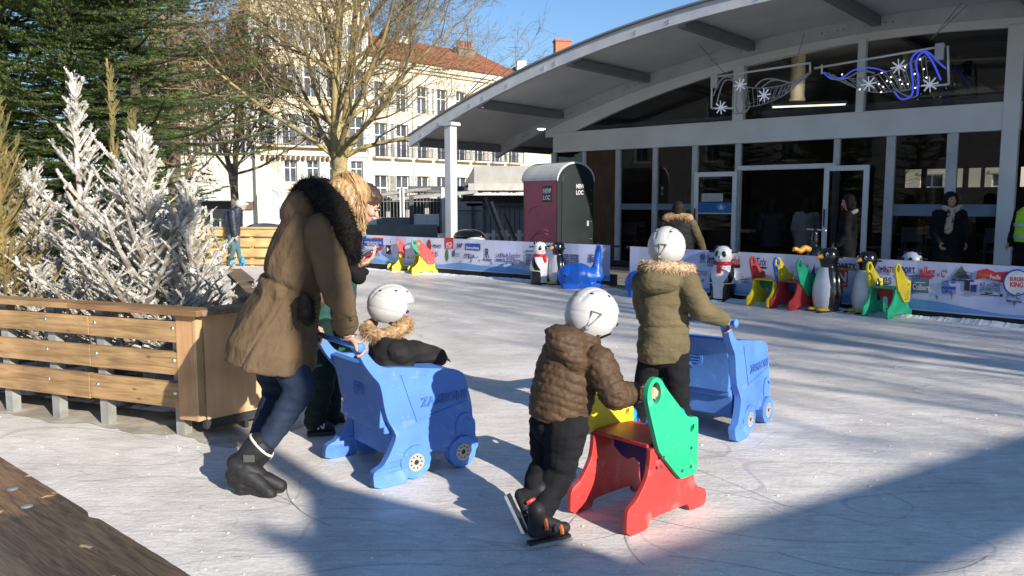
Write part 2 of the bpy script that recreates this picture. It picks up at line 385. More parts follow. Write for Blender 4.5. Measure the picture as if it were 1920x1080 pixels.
ss = [S0+(S1-S0)*i/60 for i in range(61)]
def band(top, bot, y0, y1, ss_):
    m = MB(); n = len(ss_); vs = []
    for s in ss_: vs += [(s, y0, bot(s)), (s, y0, top(s)), (s, y1, top(s)), (s, y1, bot(s))]
    fs = [(i*4+a, i*4+b, i*4+4+b, i*4+4+a) for i in range(n-1) for a, b in ((0, 1), (1, 2), (2, 3), (3, 0))]
    fs += [(3, 2, 1, 0), ((n-1)*4, (n-1)*4+1, (n-1)*4+2, (n-1)*4+3)]
    return m.add(vs, [f[::-1] for f in fs])
b = band(lambda s: zr(s)+.05, lambda s: zr(s)-.19, -3.3, -3.2, ss)
b.build('front_arch', M_alu, hall)
b = band(lambda s: zr(s)+.09, lambda s: zr(s)+.055, -3.36, -3.16, ss); b.build('edge_trim', M_purl, hall)
b = band(lambda s: zr(s)-.02, lambda s: zr(s)-.045, -3.2, 16, ss); b.build('roof_skin', M_memb, hall)
b = band(lambda s: zr(s)-.05, lambda s: zr(s)-.33, -.16, -.02, ss); b.build('rear_arch', M_alu, hall)
sl = [s for s in ss if -7.75 < s < 9.4]
b = band(lambda s: zr(s)-.33 if zr(s)-.33 > zl(s)+.02 else zl(s)+.02, lambda s: max(zl(s), 3.2), -.1, .06, sl); b.build('gable_board', M_aluw, hall)
for s in (-9.2, -7.1, -4.62, -2.1, .4, 2.95, 5.5, 8.0, 10.7):
    MB().box((s-.08, -3.2, zr(s)-.24), (s+.08, -.02, zr(s)-.07)).build('purlin', M_purl, hall)
    MB().box((s-.05, -.02, zr(s)-.2), (s+.05, 15.9, zr(s)-.07)).build('purlin', M_purl, hall)
# bolts and brackets on the arches
m = MB()
for s in (-8.9, -8.3, -7.3, -6.9, -6.2, -5.2, -4.9, -3.0, -2.3, -.6, -.3, .1, .6):
    for dz in (-.08, -.13): m.cyl((s, -3.32, zr(s)+dz), (s, -3.29, zr(s)+dz), .014, 8)
    for q in (-.03, .09): m.cyl((s+q, -.175, zr(s+q)-.2), (s+q, -.155, zr(s+q)-.2), .017, 8)
m.build('bolt_heads', M_chrome, hall)
# support post of the canopy
sp_, zp_ = HL(845, 400, 3.25)
MB().box((sp_-.10, -3.34, 0), (sp_+.10, -3.12, zr(sp_)-.2)).build('support_post', M_alu, hall, bevel=.012)
MB().box((sp_-.16, -3.38, zr(sp_)-.28), (sp_+.16, -3.06, zr(sp_)-.2)).build('post_cap', M_alu, hall)
# eave beam and mullions
MB().box((-7.4, -.12, 2.80), (2.85, .05, 3.3)).build('eave_beam', M_aluw, hall, bevel=.01)
MB().box((3.1, -.12, 2.80), (9.2, .05, 3.3)).build('eave_beam', M_aluw, hall, bevel=.01)
for px, w, top in ((1390, .24, None), (1618, .15, None), (1903, .26, None)):
    s, _ = HL(px, 150); MB().box((s-w/2, -.15, 3.28 if px != 1903 else 0), (s+w/2, .04, zl(s)+.05)).build('gable_post', M_aluw, hall, bevel=.008)
posts = [(1040, .14), (1097, .1), (1160, .13), (1229, .12), (1303, .13), (1383, .13), (1566, .12), (1666, .16), (1780, .18), (1903, .26)]
ps = []
for px, w in posts:
    s, _ = HL(px, 400); ps.append((s, w))
    if px != 1903: MB().box((s-w/2, -.08, .1), (s+w/2, .04, 2.8)).build('mullion', M_alu, hall, bevel=.006)
for s in (4.6, 6.2, 7.8): MB().box((s-.07, -.08, .1), (s+.07, .04, 2.8)).build('mullion', M_alu, hall); ps.append((s, .14))
M_pane = M_glass
for i in range(len(ps)-1):
    a, b_ = ps[i][0]+ps[i][1]/2, ps[i+1][0]-ps[i+1][1]/2
    if 5 <= i <= 5: MB().box((a, -.01, 2.32), (b_, .0, 2.8)).build('window_pane', M_pane, hall)
    elif i == 1: MB().box((a, -.02, .1), (b_, .0, 2.8)).build('wood_panel', wood('brown_ply', (.10, .055, .03), (.07, .035, .02), axis='z'), hall)
    else: MB().box((a, -.01, .1), (b_, .0, 2.8)).build('window_pane', M_pane, hall)
s5, s6 = ps[5][0], ps[6][0]
MB().box((s5, -.1, 2.22), (s6, .03, 2.32)).build('door_transom', M_aluw, hall, bevel=.006)
# gable glazing above the beam
gp = [-7.2, HL(1390, 150)[0], HL(1618, 150)[0], HL(1903, 150)[0], 8.8]
for a, b_ in zip(gp[:-1], gp[1:]):
    n = 14; sa = [a+(b_-a)*i/n for i in range(n+1)]
    band(lambda s: max(zl(s)+.02, 3.3), lambda s: 3.28, -.02, -.01, sa).build('gable_glass', M_pane, hall)
MB().box((-6.6, .02, 3.3), (-2.3, .06, 3.42)).build('inner_rail', M_alu, hall)
MB().box((-1.9, .02, 3.3), (2.8, .06, 3.46)).build('inner_rail', M_alu, hall)
# doors
def door(s0, s1, y, z1, blue=False, M=None):
    m = MB(); w = .1
    for a, b_ in (((s0, y-.05, .12), (s0+w, y, z1)), ((s1-w, y-.05, .12), (s1, y, z1)), ((s0+w, y-.05, z1-w), (s1-w, y, z1)), ((s0+w, y-.05, .12), (s1-w, y, .3))): m.box(a, b_, M)
    d = m.build('door', M_aluw, hall)
    MB().box((s0+w, y-.03, .3), (s1-w, y-.02, z1-w), M).build('door_pane', M_glass, d)
    MB().box((s0+.03, y-.09, 1.05), (s0+.055, y-.07, 1.4), M).build('handle', M_blackr, d)
    if blue:
        za, zb = 1.31, 1.53
        MB().box((s0+w, y-.034, za), (s1-w, y-.031, zb), M).build('blue_sticker', mat('blue_film', (.02, .14, .42), .4), d)
        MB().box((s0+w, y-.036, za-.03), (s1-w, y-.031, za-.005), M).build('sticker_edge', mat('white_film', (.6, .68, .75), .4), d)
        MB().box((s0+w+.08, y-.034, zb+.02), (s1-w-.22, y-.031, zb+.2), M).build('paper_notice', mat('paper', (.5, .5, .48), .7), d)
        sc = (s0+s1)/2+.15; e = MB(); e.prism(ellipse(sc, zb-.1, .1, .08, 20), y-.038, y-.036); e.build('round_emblem', mat('emblem_blue', (.1, .3, .6), .5), d)
        e = MB(); e.prism([(sc-.05, zb-.14), (sc+.05, zb-.14), (sc, zb-.04)], y-.041, y-.039); e.build('emblem_sail', M_white, d)
    return d
door(HL(1307, 400)[0], HL(1386, 400)[0], -.12, 2.2, True)
door(HL(1549, 400)[0], HL(1632, 400)[0], -.16, 2.26)
# frosted film bands on the panes
M_film = mat('frosted_film', (.16, .22, .29), .5, col2=(.13, .18, .24), vs=2)
for i, (za, zb) in ((2, (1.36, 1.5)), (3, (1.36, 1.5)), (7, (1.28, 1.5)), (8, (1.28, 1.5))):
    MB().box((ps[i][0]+ps[i][1]/2, -.025, za), (ps[i+1][0]-ps[i+1][1]/2, -.02, zb)).build('film_band', M_film, hall)
MB().box((-7.3, -.1, 0), (9, .1, .12)).build('plinth', M_dark, hall)
# interior shell
M_in = mat('dark_interior', (.15, .145, .14), .8, col2=(.09, .088, .085), vs=2)
M_floor = mat('dull_floor', (.16, .15, .14), .6)
MB().box((-7.4, .1, .02), (10, 12, .1)).build('hall_floor', M_floor, hall)
bw = MB(); wins = [(-2.1, -1.6), (-1.45, -.85), (-.75, -.4), (-.25, .1), (.2, 1.05), (1.15, 1.4), (3.2, 3.9), (4.6, 5.6), (5.9, 7.4)]
bw.box((-7.4, 12, .1), (10.9, 12.1, 2.0)); bw.box((-7.4, 12, 2.6), (10.9, 12.1, 4.9)); x = -7.4
for a, b_ in wins: bw.box((x, 12, 2.0), (a, 12.1, 2.6)); x = b_
bw.box((x, 12, 2.0), (10.9, 12.1, 2.6)); bw.build('back_wall', M_in, hall)
MB().box((-7.5, .1, 0), (-7.4, 12.1, 4.2)).build('end_wall', M_in, hall)
MB().box((10.6, -3, 0), (10.7, 12.1, 3.0)).build('end_wall', M_in, hall)
MB().box((-1.5, 4.5, .1), (2.5, 5, 1.15)).build('bar_counter', wood('counter_wood', (.09, .05, .03), (.05, .03, .02)), hall)
s, _ = HL(1338, 450); MB().box((s-.55, .5, .86), (s+.6, .9, .92)).build('counter_shelf', wood('shelf_wood', (.35, .22, .1), (.25, .15, .07)), hall)
M_tab = wood('table_top', (.22, .14, .08), (.15, .09, .05))
for px, D_, lab in ((1700, -2.2, 'bistro table with chairs inside the hall left of the scarf woman'), (1850, -2.6, 'bistro table with chairs inside the hall right of the scarf woman'), (1260, -2.4, 'bistro table with chairs inside the hall behind the left panes'), (1190, -1.6, 'bistro table with chairs inside the hall nearest the brown panel')):
    s, _ = HL(px, 400, D_); p = P0+U*s-NI*D_; t = thing('bistro_table', lab, 'table', (p.x, p.y, .1), HROT, 'tables inside the hall')
    MB().lathe([(.38, .72), (.4, .73), (.4, .75), (.38, .76)], 28).build('table_top', M_tab, t); MB().lathe([(.03, .02), (.03, .72)], 12).build('stem', M_alu, t); MB().lathe([(.24, 0), (.22, .02)], 24).build('foot', M_alu, t)
    for a in (0.4, 2.6, 4.4):
        q = p+V((cos(a)*.65, sin(a)*.65, 0)); ch = thing('bistro_chair', 'grey chair around the '+lab.replace('with chairs ', ''), 'chair', (q.x, q.y, .1), a+pi/2, 'chairs inside the hall')
        MB().box((-.2, -.2, .43), (.2, .2, .46)).build('seat', M_alu, ch); MB().box((-.2, -.22, .62), (.2, -.19, .92)).build('backrest', M_alu, ch)
        for x in (-.18, .18):
            for y in (-.18, .18): MB().bar((x, y, 0), (x, y, .43), .025).build('leg', M_alu, ch)
            MB().bar((x, -.2, .43), (x, -.205, .9), .022).build('back_post', M_alu, ch)
# ducts hanging under the roof, striplight
M_duct = mat('galvanised_duct', (.66, .62, .48), .45, .2, vs=9)
for px, py, zb in ((1496, 150, 3.75), (1706, 165, 3.5)):
    t = thing('ventilation_duct', 'lit vertical metal duct inside the gable '+('left of the centre post' if px < 1600 else 'behind the blue rope light'), 'duct')
    s, _ = HL(px, py, -.9); p = P0+U*s+NI*.9; t.location = (p.x, p.y, zb)
    MB().lathe([(.15, 0), (.15, .3), (.155, .31), (.155, .33), (.15, .34), (.15, 1.0)], 24).build('pipe', M_duct, t, smooth=False, angle=40)
    MB().lathe([(.165, -.03), (.17, -.02), (.17, .02), (.165, .03)], 24).build('collar', M_duct, t)
s, z = HL(1516, 197, -.45); p = P0+U*s+NI*.45
t = thing('strip_light', 'glowing strip lamp inside the gable below the left metal duct', 'lamp', (p.x, p.y, z), HROT+.35)
MB().box((-.75, -.05, 0), (.75, .05, .06)).build('housing', M_white, t)
MB().box((-.72, -.04, -.03), (.72, .04, 0)).build('tube', mat('lit_tube', (.9, .9, .8), .5, emit=(1, .95, .75, 2.2)), t)
lt = bpy.data.lights.new('strip', 'AREA'); lt.shape = 'RECTANGLE'; lt.size = 1.4; lt.size_y = .1; lt.energy = 9; lt.color = (1, .92, .7)
lo = bpy.data.objects.new('lamp_glow', lt); C.objects.link(lo); lo.parent = t; lo.location = (.1, -.02, .08); lo.rotation_euler = (pi*.8, 0, 0)
s, z = HL(1015, 243, 1.5); p = P0+U*s-NI*1.5
t = thing('canopy_lamp', 'small lit floodlight under the left end of the curved canopy', 'lamp', (p.x, p.y, z+.02))
MB().lathe([(.02, .08), (.05, .06), (.12, .01), (.12, 0)], 20).build('shade', M_alu, t, smooth=True)
MB().ell((0, 0, -.005), (.1, .1, .025)).build('bulb', mat('lit_bulb', (1, 1, .95), .5, emit=(1, 1, .95, 5)), t)
# ================================================================ LIGHT GARLANDS on wires
M_rope = mat('unlit_rope_light', (.42, .43, .45), .5); M_blue = mat('lit_blue_rope', (.08, .1, .7), .4, emit=(.08, .12, 1, .28)); M_flake = mat('white_flake', (.75, .77, .82), .4, emit=(.8, .85, 1, .12))
M_led = mat('lit_led', (1, 1, 1), .4, emit=(1, 1, .95, 1.6))
DD = 1.15
def garland(label, fr, ropes, mesh_, flakes, box_, wires, blue, leds=()):
    cx, cz = HL(fr[0][0], fr[0][1], DD); pr = P0+U*cx-NI*DD; t = thing('light_garland', label, 'garland', (pr.x, pr.y, cz), HROT, 'rope light garlands under the canopy')
    def q(px, py, dy=0.): s, z = HL(px, py, DD); return V((s-cx, dy, z-cz))
    m = MB()
    for a, b_ in zip(fr[::2], fr[1::2]): m.cyl(q(*a), q(*b_), .02, 8)
    m.build('frame_bar', M_aluw, t, smooth=True)
    for pts, w, isb in ropes: MB().tube(spline([q(*p) for p in pts], 8), w, 6).build('rope_light', M_blue if (blue and isb) else M_rope, t, smooth=True)
    m = MB(); A, B = [spline([q(*p, .01) for p in e], 8) for e in mesh_]; n = 26
    m.tube(A, .008, 5); m.tube(B, .008, 5); random.seed(len(label))
    for i in range(n):
        a = A[int(i/(n-1)*(len(A)-1))]; b_ = B[int(i/(n-1)*(len(B)-1))]; m.tube([a, b_], .006, 4)
        for k in range(3):
            c = a.lerp(b_, random.random()); m.tube([c, c+V((.05, 0, .01))], .006, 4)
    m.build('mesh_ribbon', M_rope, t)
    for x, y in flakes:
        c = q(x, y, -.06); m = MB()
        for k in range(4):
            a = k*pi/4+.1; d = V((cos(a), 0, sin(a)))*.135; m.bar(c-d, c+d, .014, .024)
        m.build('snowflake', M_flake, t)
    m = MB(); c = q(*box_); m.box(c-V((.07, .05, .14)), c+V((.07, .05, .14))); m.build('transformer', M_alu, t, bevel=.01)
    m = MB()
    for a, b_, dy in wires:
        s, z = HL(b_[0], b_[1], DD+dy); m.tube([q(*a), V((s-cx, -dy, z-cz))], .007, 5)
    m.build('steel_wire', M_purl, t)
    if leds:
        m = MB()
        for a in leds: m.ell(q(*a, -.03), (.014, .014, .014), nu=6, nv=4)
        m.build('led', M_led, t)
garland('unlit white rope light garland of waves and snowflakes, left of the blue one', [(1335, 145), (1520, 118), (1335, 145), (1334, 203), (1519, 118), (1519, 136), (1334, 203), (1380, 203)],
    [([(1337, 180), (1350, 152), (1364, 144), (1375, 152), (1374, 205), (1385, 213), (1400, 205)], .016, 1), ([(1343, 198), (1352, 165), (1362, 150), (1380, 158), (1381, 205), (1395, 212), (1406, 200)], .016, 1),
     ([(1416, 163), (1430, 150), (1450, 148), (1485, 155), (1505, 148), (1516, 137)], .016, 1), ([(1428, 164), (1445, 152), (1462, 150)], .014, 1)],
    [[(1385, 161), (1420, 165), (1455, 162), (1480, 155), (1500, 145), (1516, 137)], [(1395, 200), (1420, 198), (1445, 190), (1470, 178), (1495, 158), (1516, 140)]],
    [(1354, 202), (1435, 179), (1390, 160)], (1340, 152), [((1358, 137), (1310, 82), 1.2), ((1493, 118), (1508, 62), .8)], False)
garland('partly lit rope light garland with glowing blue curves and snowflakes, right of the unlit one', [(1527, 128), (1772, 86), (1541, 121), (1541, 139), (1777, 86), (1779, 158), (1779, 158), (1735, 163)],
    [([(1544, 136), (1560, 148), (1580, 145), (1600, 132), (1625, 127), (1648, 130), (1662, 136)], .014, 1), ([(1555, 142), (1572, 150), (1595, 143), (1615, 133), (1640, 137)], .015, 0),
     ([(1677, 172), (1690, 186), (1708, 180), (1712, 160), (1708, 115), (1722, 97), (1740, 98), (1758, 115), (1774, 129)], .017, 1), ([(1720, 180), (1722, 150), (1718, 115), (1732, 98), (1748, 115), (1764, 150)], .017, 1), ([(1675, 165), (1695, 178), (1715, 182), (1722, 170)], .012, 0)],
    [[(1546, 135), (1575, 146), (1620, 146), (1655, 136), (1690, 125), (1735, 104)], [(1572, 150), (1600, 163), (1640, 173), (1680, 171), (1705, 168), (1740, 158)]],
    [(1687, 126), (1631, 158), (1745, 159)], (1762, 97), [((1745, 75), (1803, 5), 1.6), ((1745, 75), (1815, 8), 1.6)], True,
    [(1654, 137), (1664, 152), (1672, 145), (1688, 150), (1703, 158), (1716, 139), (1726, 112), (1733, 130), (1738, 146), (1653, 173), (1613, 168), (1692, 158), (1580, 140), (1649, 158), (1657, 163), (1671, 154), (1717, 165), (1698, 126)])
# ================================================================ BANNERS
M_ban = mat('banner_vinyl', (.56, .58, .72), .6, col2=(.44, .48, .70), vs=.9, thr=(.4, .6), vd=2)
M_wave = mat('banner_blue', (.14, .34, .66), .6, col2=(.10, .26, .56), vs=2); M_wave2 = mat('banner_pale_blue', (.30, .46, .74), .6, col2=(.24, .40, .68), vs=3)
INK = {k: mat('print_'+k, c, .6, vs=10) for k, c in dict(navy=(.02, .03, .14), black=(.02, .02, .03), red=(.55, .03, .04), blue=(.02, .08, .4), maroon=(.25, .02, .05), green=(.03, .25, .06), grey=(.25, .27, .33), white=(.7, .7, .74), yellow=(.35, .3, .05), slate=(.08, .15, .25), orange=(.6, .15, .04), khaki=(.12, .14, .05)).items()}
def banner(label, a, b, z0a, z1a, z0b, z1b, items, seed):
    d = (b-a); L = d.length; ang = atan2(d.y, d.x); t = thing('sponsor_banner', label, 'banner', (a.x, a.y, 0), ang, 'sponsor banners along the rink')
    n = 40; m = MB(); vs = []
    def zz(x, k): u = x/L; z0, z1 = z0a+(z0b-z0a)*u, z1a+(z1b-z1a)*u; return z0+(z1-z0)*k
    def sag(x): return .012*sin(x*3.1)+.008*sin(x*7+1)
    for i in range(n+1):
        x = L*i/n; vs += [(x, sag(x), zz(x, 0)), (x, sag(x), zz(x, 1)), (x, sag(x)+.01, zz(x, 1)), (x, sag(x)+.01, zz(x, 0))]
    m.add(vs, [(i*4+p, i*4+4+p, i*4+4+(p+1) % 4, i*4+(p+1) % 4) for i in range(n) for p in range(4)]+[(0, 1, 2, 3), (n*4+3, n*4+2, n*4+1, n*4)])
    sh = m.build('banner_sheet', M_ban, t, smooth=False)
    def wave(top, mm, y):
        m = MB(); vs = []
        for i in range(n*2+1):
            x = L*i/n/2; vs += [(x, sag(x)-y, zz(x, .03)), (x, sag(x)-y, zz(x, max(.05, top(x/L))))]
        m.add(vs, [(i*2, i*2+2, i*2+3, i*2+1) for i in range(n*2)]); m.build('printed_hills', mm, t)
    wave(lambda u: .22+.12*sin(u*9+seed)+.05*sin(u*23), M_wave2, .003); wave(lambda u: .15+.07*sin(u*11+seed*2)+.03*sin(u*31), M_wave, .006)
    m = MB(); random.seed(seed)           # little printed figures and trees
    for _ in range(26):
        x = random.uniform(.2, L-.2); z = zz(x, .2+.08*random.random()); h = random.uniform(.05, .1)
        m.box((x-.004, sag(x)-.009, z), (x+.004, sag(x)-.0085, z+h))
        for k in range(3): m.box((x-.018, sag(x)-.009, z+h*(.5+k*.2)), (x+.02, sag(x)-.0085, z+h*(.5+k*.2)+.006))
    m.build('printed_figures', INK['slate'], t)
    H = z1a-z0a
    for it in items:
        k = it[0]; u, v = it[1], it[2]; x = u*L; y = sag(x)-.012
        z = zz(x, v)
        if k == 't': text(it[3], it[4], INK[it[5]], t, Matrix.Translation((x, y, z)) @ Matrix.Rotation(pi/2, 4, 'X'), 'lettering', .0008, it[6] if len(it) > 6 else .002, it[7] if len(it) > 7 else 1, it[8] if len(it) > 8 else 0)
        elif k == 'T':
            q = text(it[4], it[5], INK[it[6]], t, Matrix.Identity(4), 'lettering', .0008, (it[7] if len(it) > 7 else .002)*.4, 1, it[8] if len(it) > 8 else 0)
            xs = [p.co.x for p in q.data.vertices]; w = max(xs)-min(xs); q.data.transform(Matrix.Translation((x, y-.003, z)) @ Matrix.Rotation(pi/2, 4, 'X') @ Matrix.Diagonal(((it[3]*L-x)/w, 1, 1, 1)) @ Matrix.Translation((-min(xs), 0, 0)))
        elif k == 'B': MB().box((x, y+.002, z), (it[3]*L, y+.0035, z+it[4])).build('printed_block', INK[it[5]], t)
        elif k == 'b': MB().box((x, y+.002, z), (x+it[3], y+.0035, z+it[4])).build('printed_block', INK[it[5]], t)
        elif k == 'e': MB().prism(ellipse(x, z, it[3], it[4], 24), y+it[6] if len(it) > 6 else y+.002, y+(it[6] if len(it) > 6 else .002)+.0012).build('printed_disc', INK[it[5]], t)
        elif k == 'p': MB().prism([(x+p, z+q) for p, q in it[3]], y+.001, y+.002).build('logo', INK[it[4]], t)
        elif k == 'l':
            m = MB()
            for r in range(it[3]):
                zr_ = z-r*it[5]; xe = x; xmax = x+it[4]*random.uniform(.75, 1)
                while xe < xmax:
                    w = random.uniform(.03, .1); m.box((xe, y+.001, zr_), (min(xe+w, xmax), y+.002, zr_+it[5]*.45)); xe += w+.018
            m.build('small_print', INK[it[6]], t)
    # posts and dark kick board behind
    m = MB(); m.box((-.1, .06, 0), (L+.1, .12, min(z0a, z0b)+.12)); m.build('kick_board', M_dark, t)
    m = MB()
    for i in range(8): x = L*(i+.3)/8; m.box((x-.03, .05, 0), (x+.03, .1, zz(x, .97)))
    m.cyl((-.12, .08, zz(0, .97)), (L+.15, .08, zz(L, .97)), .02, 8)
    m.build('barrier_posts', M_dark, t)
    return t
def zat(px, py, base):   # height of a pixel above the ground point `base`
    d = ray(px, py); t_ = base.y/d.y; return CAMZ+d.z*t_
La, Lb = eL0+V((.02, .12, 0)), eL1+V((.02, .12, 0))
def RU(px, A, B):   # fraction along a banner at a pixel column
    d = ray(px, 500); e = B-A; return (d.x*A.y-d.y*A.x)/(d.y*e.x-d.x*e.y)
def it(kind, px, v, *a):
    A, B = (La, Lb) if px < 1160 else (Ra, Rb)
    if kind in 'TB': a = (RU(a[0], A, B),)+a[1:]
    return (kind, RU(px, A, B), v)+a
Ra, Rb = eR0+V((.03, .1, 0)), eR1+(eR1-eR0)*.25+V((.03, .1, 0))
banner('pale blue banner of small sponsor logos from far fence to pink toilet cabin', La, Lb, zat(672, 492, La), zat(672, 440, La), zat(1142, 527, Lb), zat(1142, 460, Lb), [
    it('B', 683, .86, 687, .05, 'navy'), it('T', 690, .86, 699, 'crédit', .06, 'grey'), it('B', 701, .87, 720, .03, 'red'), it('B', 681, .62, 719, .17, 'blue'), it('T', 684, .71, 716, 'ASSURANCES', .06, 'white'), it('T', 690, .64, 710, 'MUTUELLES', .05, 'white'),
    it('T', 690, .36, 710, 'EUROVIA', .12, 'navy', .004), it('T', 700, .29, 713, 'VINCI', .06, 'grey'), it('B', 724, .37, 733, .2, 'black'), it('p', 725, .4, [(.01, .02), (.09, .08), (.01, .15)], 'white'),
    it('T', 775, .83, 790, 'Rochefort', .07, 'grey'), it('e', 805.5, .74, .055, .13, 'maroon'), it('e', 805.5, .76, .035, .06, 'red', -.001), it('T', 813, .72, 829, 'MARCHAND', .06, 'black', .003), it('B', 815, .68, 829, .012, 'grey'),
    it('B', 834, .66, 850, .24, 'red'), it('T', 836.5, .75, 847, 'ACS', .12, 'white', .004), it('T', 837, .68, 847, 'LOC', .07, 'white', .002), it('T', 857, .72, 868, 'SAP', .13, 'black', .006, .2), it('B', 855, .67, 869, .012, 'grey'),
    it('B', 874, .66, 902, .14, 'blue'), it('T', 876, .70, 900, 'SteriesBatis', .075, 'white', .003), it('T', 810, .48, 822, 'FONDERIE', .06, 'blue'), it('T', 810, .39, 822, 'INDUSTRIE', .06, 'blue'),
    it('e', 837.5, .45, .05, .13, 'green'), it('e', 837.5, .46, .025, .07, 'khaki', -.001), it('B', 848, .42, 850.5, .12, 'navy'), it('p', 851, .4, [(0, 0), (.03, .02), (.04, .16), (.02, .18), (.01, .08)], 'slate'), it('B', 855, .52, 867, .014, 'grey'), it('B', 855, .47, 866, .014, 'grey'), it('B', 855, .42, 867, .014, 'grey'),
    it('T', 872, .40, 892, 'STELIA', .13, 'black', .005), it('T', 894, .42, 899, 'A', .06, 'grey'), it('T', 911, .46, 918.5, 'R', .26, 'navy', .012), it('T', 907, .36, 923, 'Rochefort', .07, 'navy', .003),
    it('T', 932, .5, 977, 'La Ville de Rochefort', .13, 'navy', .002, .35), it('T', 931, .36, 978, 'remercie ses partenaires', .12, 'navy', .004, .35),
    it('T', 986, .70, 1003, 'MERCI A TOUS', .05, 'navy', .003)]+[it('T', 986, .62-.046*i, 1003, ['partenaire de', 'la patinoire', 'avec les clubs', 'des quartiers', 'et le soutien', 'des commerces', 'de la ville', 'pour cet hiver'][i], .034, 'navy', .0025) for i in range(8)]
    +[it('T', 1050, .66-.055*i, 1087, ['commerces, associations', 'artisans du centre ville', 'restaurants, entreprises', 'clubs de sport et ecoles', 'et tous les benevoles', 'du village de Noel'][i], .045, 'navy', .003) for i in range(6)]+[it('T', 1104, .68-.06*i, 1114+3*(i % 3), ['Ville', 'glisse', 'patins', 'hiver'][i], .045, 'navy', .003) for i in range(4)], 1)
cc = eR1+V((.03, .1, 0))
banner('lavender banner of sponsor logos in front of the hall behind the penguins', Ra, Rb, zat(1178, 536, Ra), zat(1178, 462, Ra), zat(1925, 598, cc)-.01, zat(1925, 500, cc)-.01, [
    it('T', 1313, .70, 1324, 'AUTO', .06, 'slate'), it('e', 1318.5, .84, .05, .05, 'slate'), it('T', 1328, .70, 1368, 'Interma', .2, 'black', .008), it('T', 1368, .70, 1388, 'rché', .2, 'red', .008), it('B', 1371, .63, 1388, .05, 'black'), it('T', 1328, .63, 1341, 'SUPER', .04, 'maroon'),
    it('T', 1295, .38, 1308, 'M', .2, 'maroon', .012), it('T', 1310, .46, 1328, 'MAISONS', .05, 'grey'), it('T', 1310, .40, 1328, 'AR 3000', .05, 'grey'), it('T', 1384, .48, 1392, 'dans', .04, 'grey'), it('T', 1385, .42, 1396, 'l\'ecole', .04, 'grey'), it('T', 1388, .36, 1405, 'Rochefort', .04, 'grey'), it('T', 1391, .30, 1405, 'de danse', .04, 'navy'),
    it('T', 1418, .72, 1438, 'T.rix', .17, 'navy', .006, .3), it('B', 1424, .65, 1438, .03, 'navy'), it('T', 1494, .74, 1516, 'Charance', .09, 'blue', .002), it('T', 1497, .67, 1514, 'Nautique', .05, 'blue'), it('p', 1521, .58, [(0, 0), (.1, 0), (.06, .03), (.06, .18), (.02, .05)], 'navy'),
    it('B', 1568, .73, 1607, .035, 'yellow'), it('T', 1569, .78, 1606, 'DARTY', .09, 'black', .009), it('B', 1570, .37, 1591.5, .3, 'red'), it('T', 1573, .48, 1589, 'N', .2, 'white', .014), it('T', 1573, .40, 1589, 'NICOLAS', .05, 'white', .003),
    it('p', 1600, .44, [(0, 0), (.09, .2), (.07, 0)], 'maroon'), it('p', 1646, .77, [(0, .07), (.05, 0), (.12, .08), (.05, .03)], 'navy'), it('T', 1657, .74, 1686, 'INTER', .11, 'maroon', .005), it('T', 1686, .74, 1716, 'SPORT', .12, 'navy', .010), it('T', 1684, .67, 1712, 'Rochefort', .06, 'blue', .002),
    it('T', 1632, .50, 1674, 'emes', .19, 'slate', .008), it('B', 1652, .47, 1668, .018, 'slate'), it('T', 1724, .70, 1755, 'allez', .19, 'red', .010, .2), it('T', 1758, .715, 1763, 'et', .06, 'maroon'), it('T', 1766, .71, 1777, 'C°', .13, 'maroon', .006), it('B', 1726, .66, 1774, .018, 'red'),
    it('B', 1711, .36, 1747, .24, 'slate'), it('T', 1713, .42, 1745, 'Colbert', .11, 'white', .003), it('B', 1716, .56, 1736, .01, 'white'),
    it('p', 1786, .70, [(0, 0), (.11, .17), (.22, 0)], 'khaki'), it('T', 1797, .71, 1825, 'Donnelli', .12, 'navy', .005, .25), it('T', 1806, .82, 1818, 'Garage', .04, 'navy', .002, .3)]
    +[it('p', q, .65, [(0, 0), (.08, 0), (.06, .025), (.02, .03)], 'navy') for q in (1784, 1796, 1807, 1817)]+[
    it('p', 1831, .70, [(0, 0), (.02, .12), (.12, .15), (.22, .11), (.4, .13), (.38, .01), (.3, -.02), (.2, .0), (.1, .03)], 'red'), it('T', 1834, .76, 1857, 'Antoine', .08, 'orange', .006), it('T', 1858, .73, 1878, 'Fouille', .08, 'white', .004),
    it('T', 1768, .55, 1783, 'HOTEL', .09, 'blue', .005), it('T', 1785, .55, 1793, '***', .09, 'blue', .003), it('B', 1768, .48, 1795, .035, 'blue'), it('T', 1769, .39, 1795, 'REMPARTS', .085, 'blue', .004),
    it('B', 1811, .47, 1821, .14, 'black'), it('B', 1823, .46, 1834, .09, 'navy'), it('T', 1839, .58, 1879, 'AT-HOME', .07, 'slate', .004), it('T', 1840, .49, 1879, 'INFORMATIQUE', .07, 'slate', .004), it('B', 1811, .42, 1836, .012, 'grey'), it('B', 1813, .39, 1833, .012, 'grey'), it('B', 1841, .41, 1876, .012, 'black'), it('B', 1850, .44, 1864, .016, 'black'), it('B', 1878, .40, 1884, .035, 'black'),
    it('e', 1909, .69, .15, .17, 'blue'), it('e', 1909.5, .69, .135, .152, 'white', -.0005), it('p', 1898, .78, [(0, 0), (.05, .05), (.12, .06), (.19, .03), (.22, 0)], 'orange'), it('p', 1899, .60, [(0, 0), (.21, 0), (.17, -.05), (.1, -.07), (.03, -.04)], 'orange'),
    it('T', 1896, .72, 1923, 'BURGER', .07, 'red', .006), it('T', 1897, .61, 1922, 'KING', .085, 'red', .008), it('T', 1891, .40, 1907, 'SPA', .08, 'slate', .0), it('T', 1909, .38, 1917, 'C', .12, 'slate', .006), it('T', 1891, .31, 1921, 'Alain services', .055, 'black', .002)], 4)
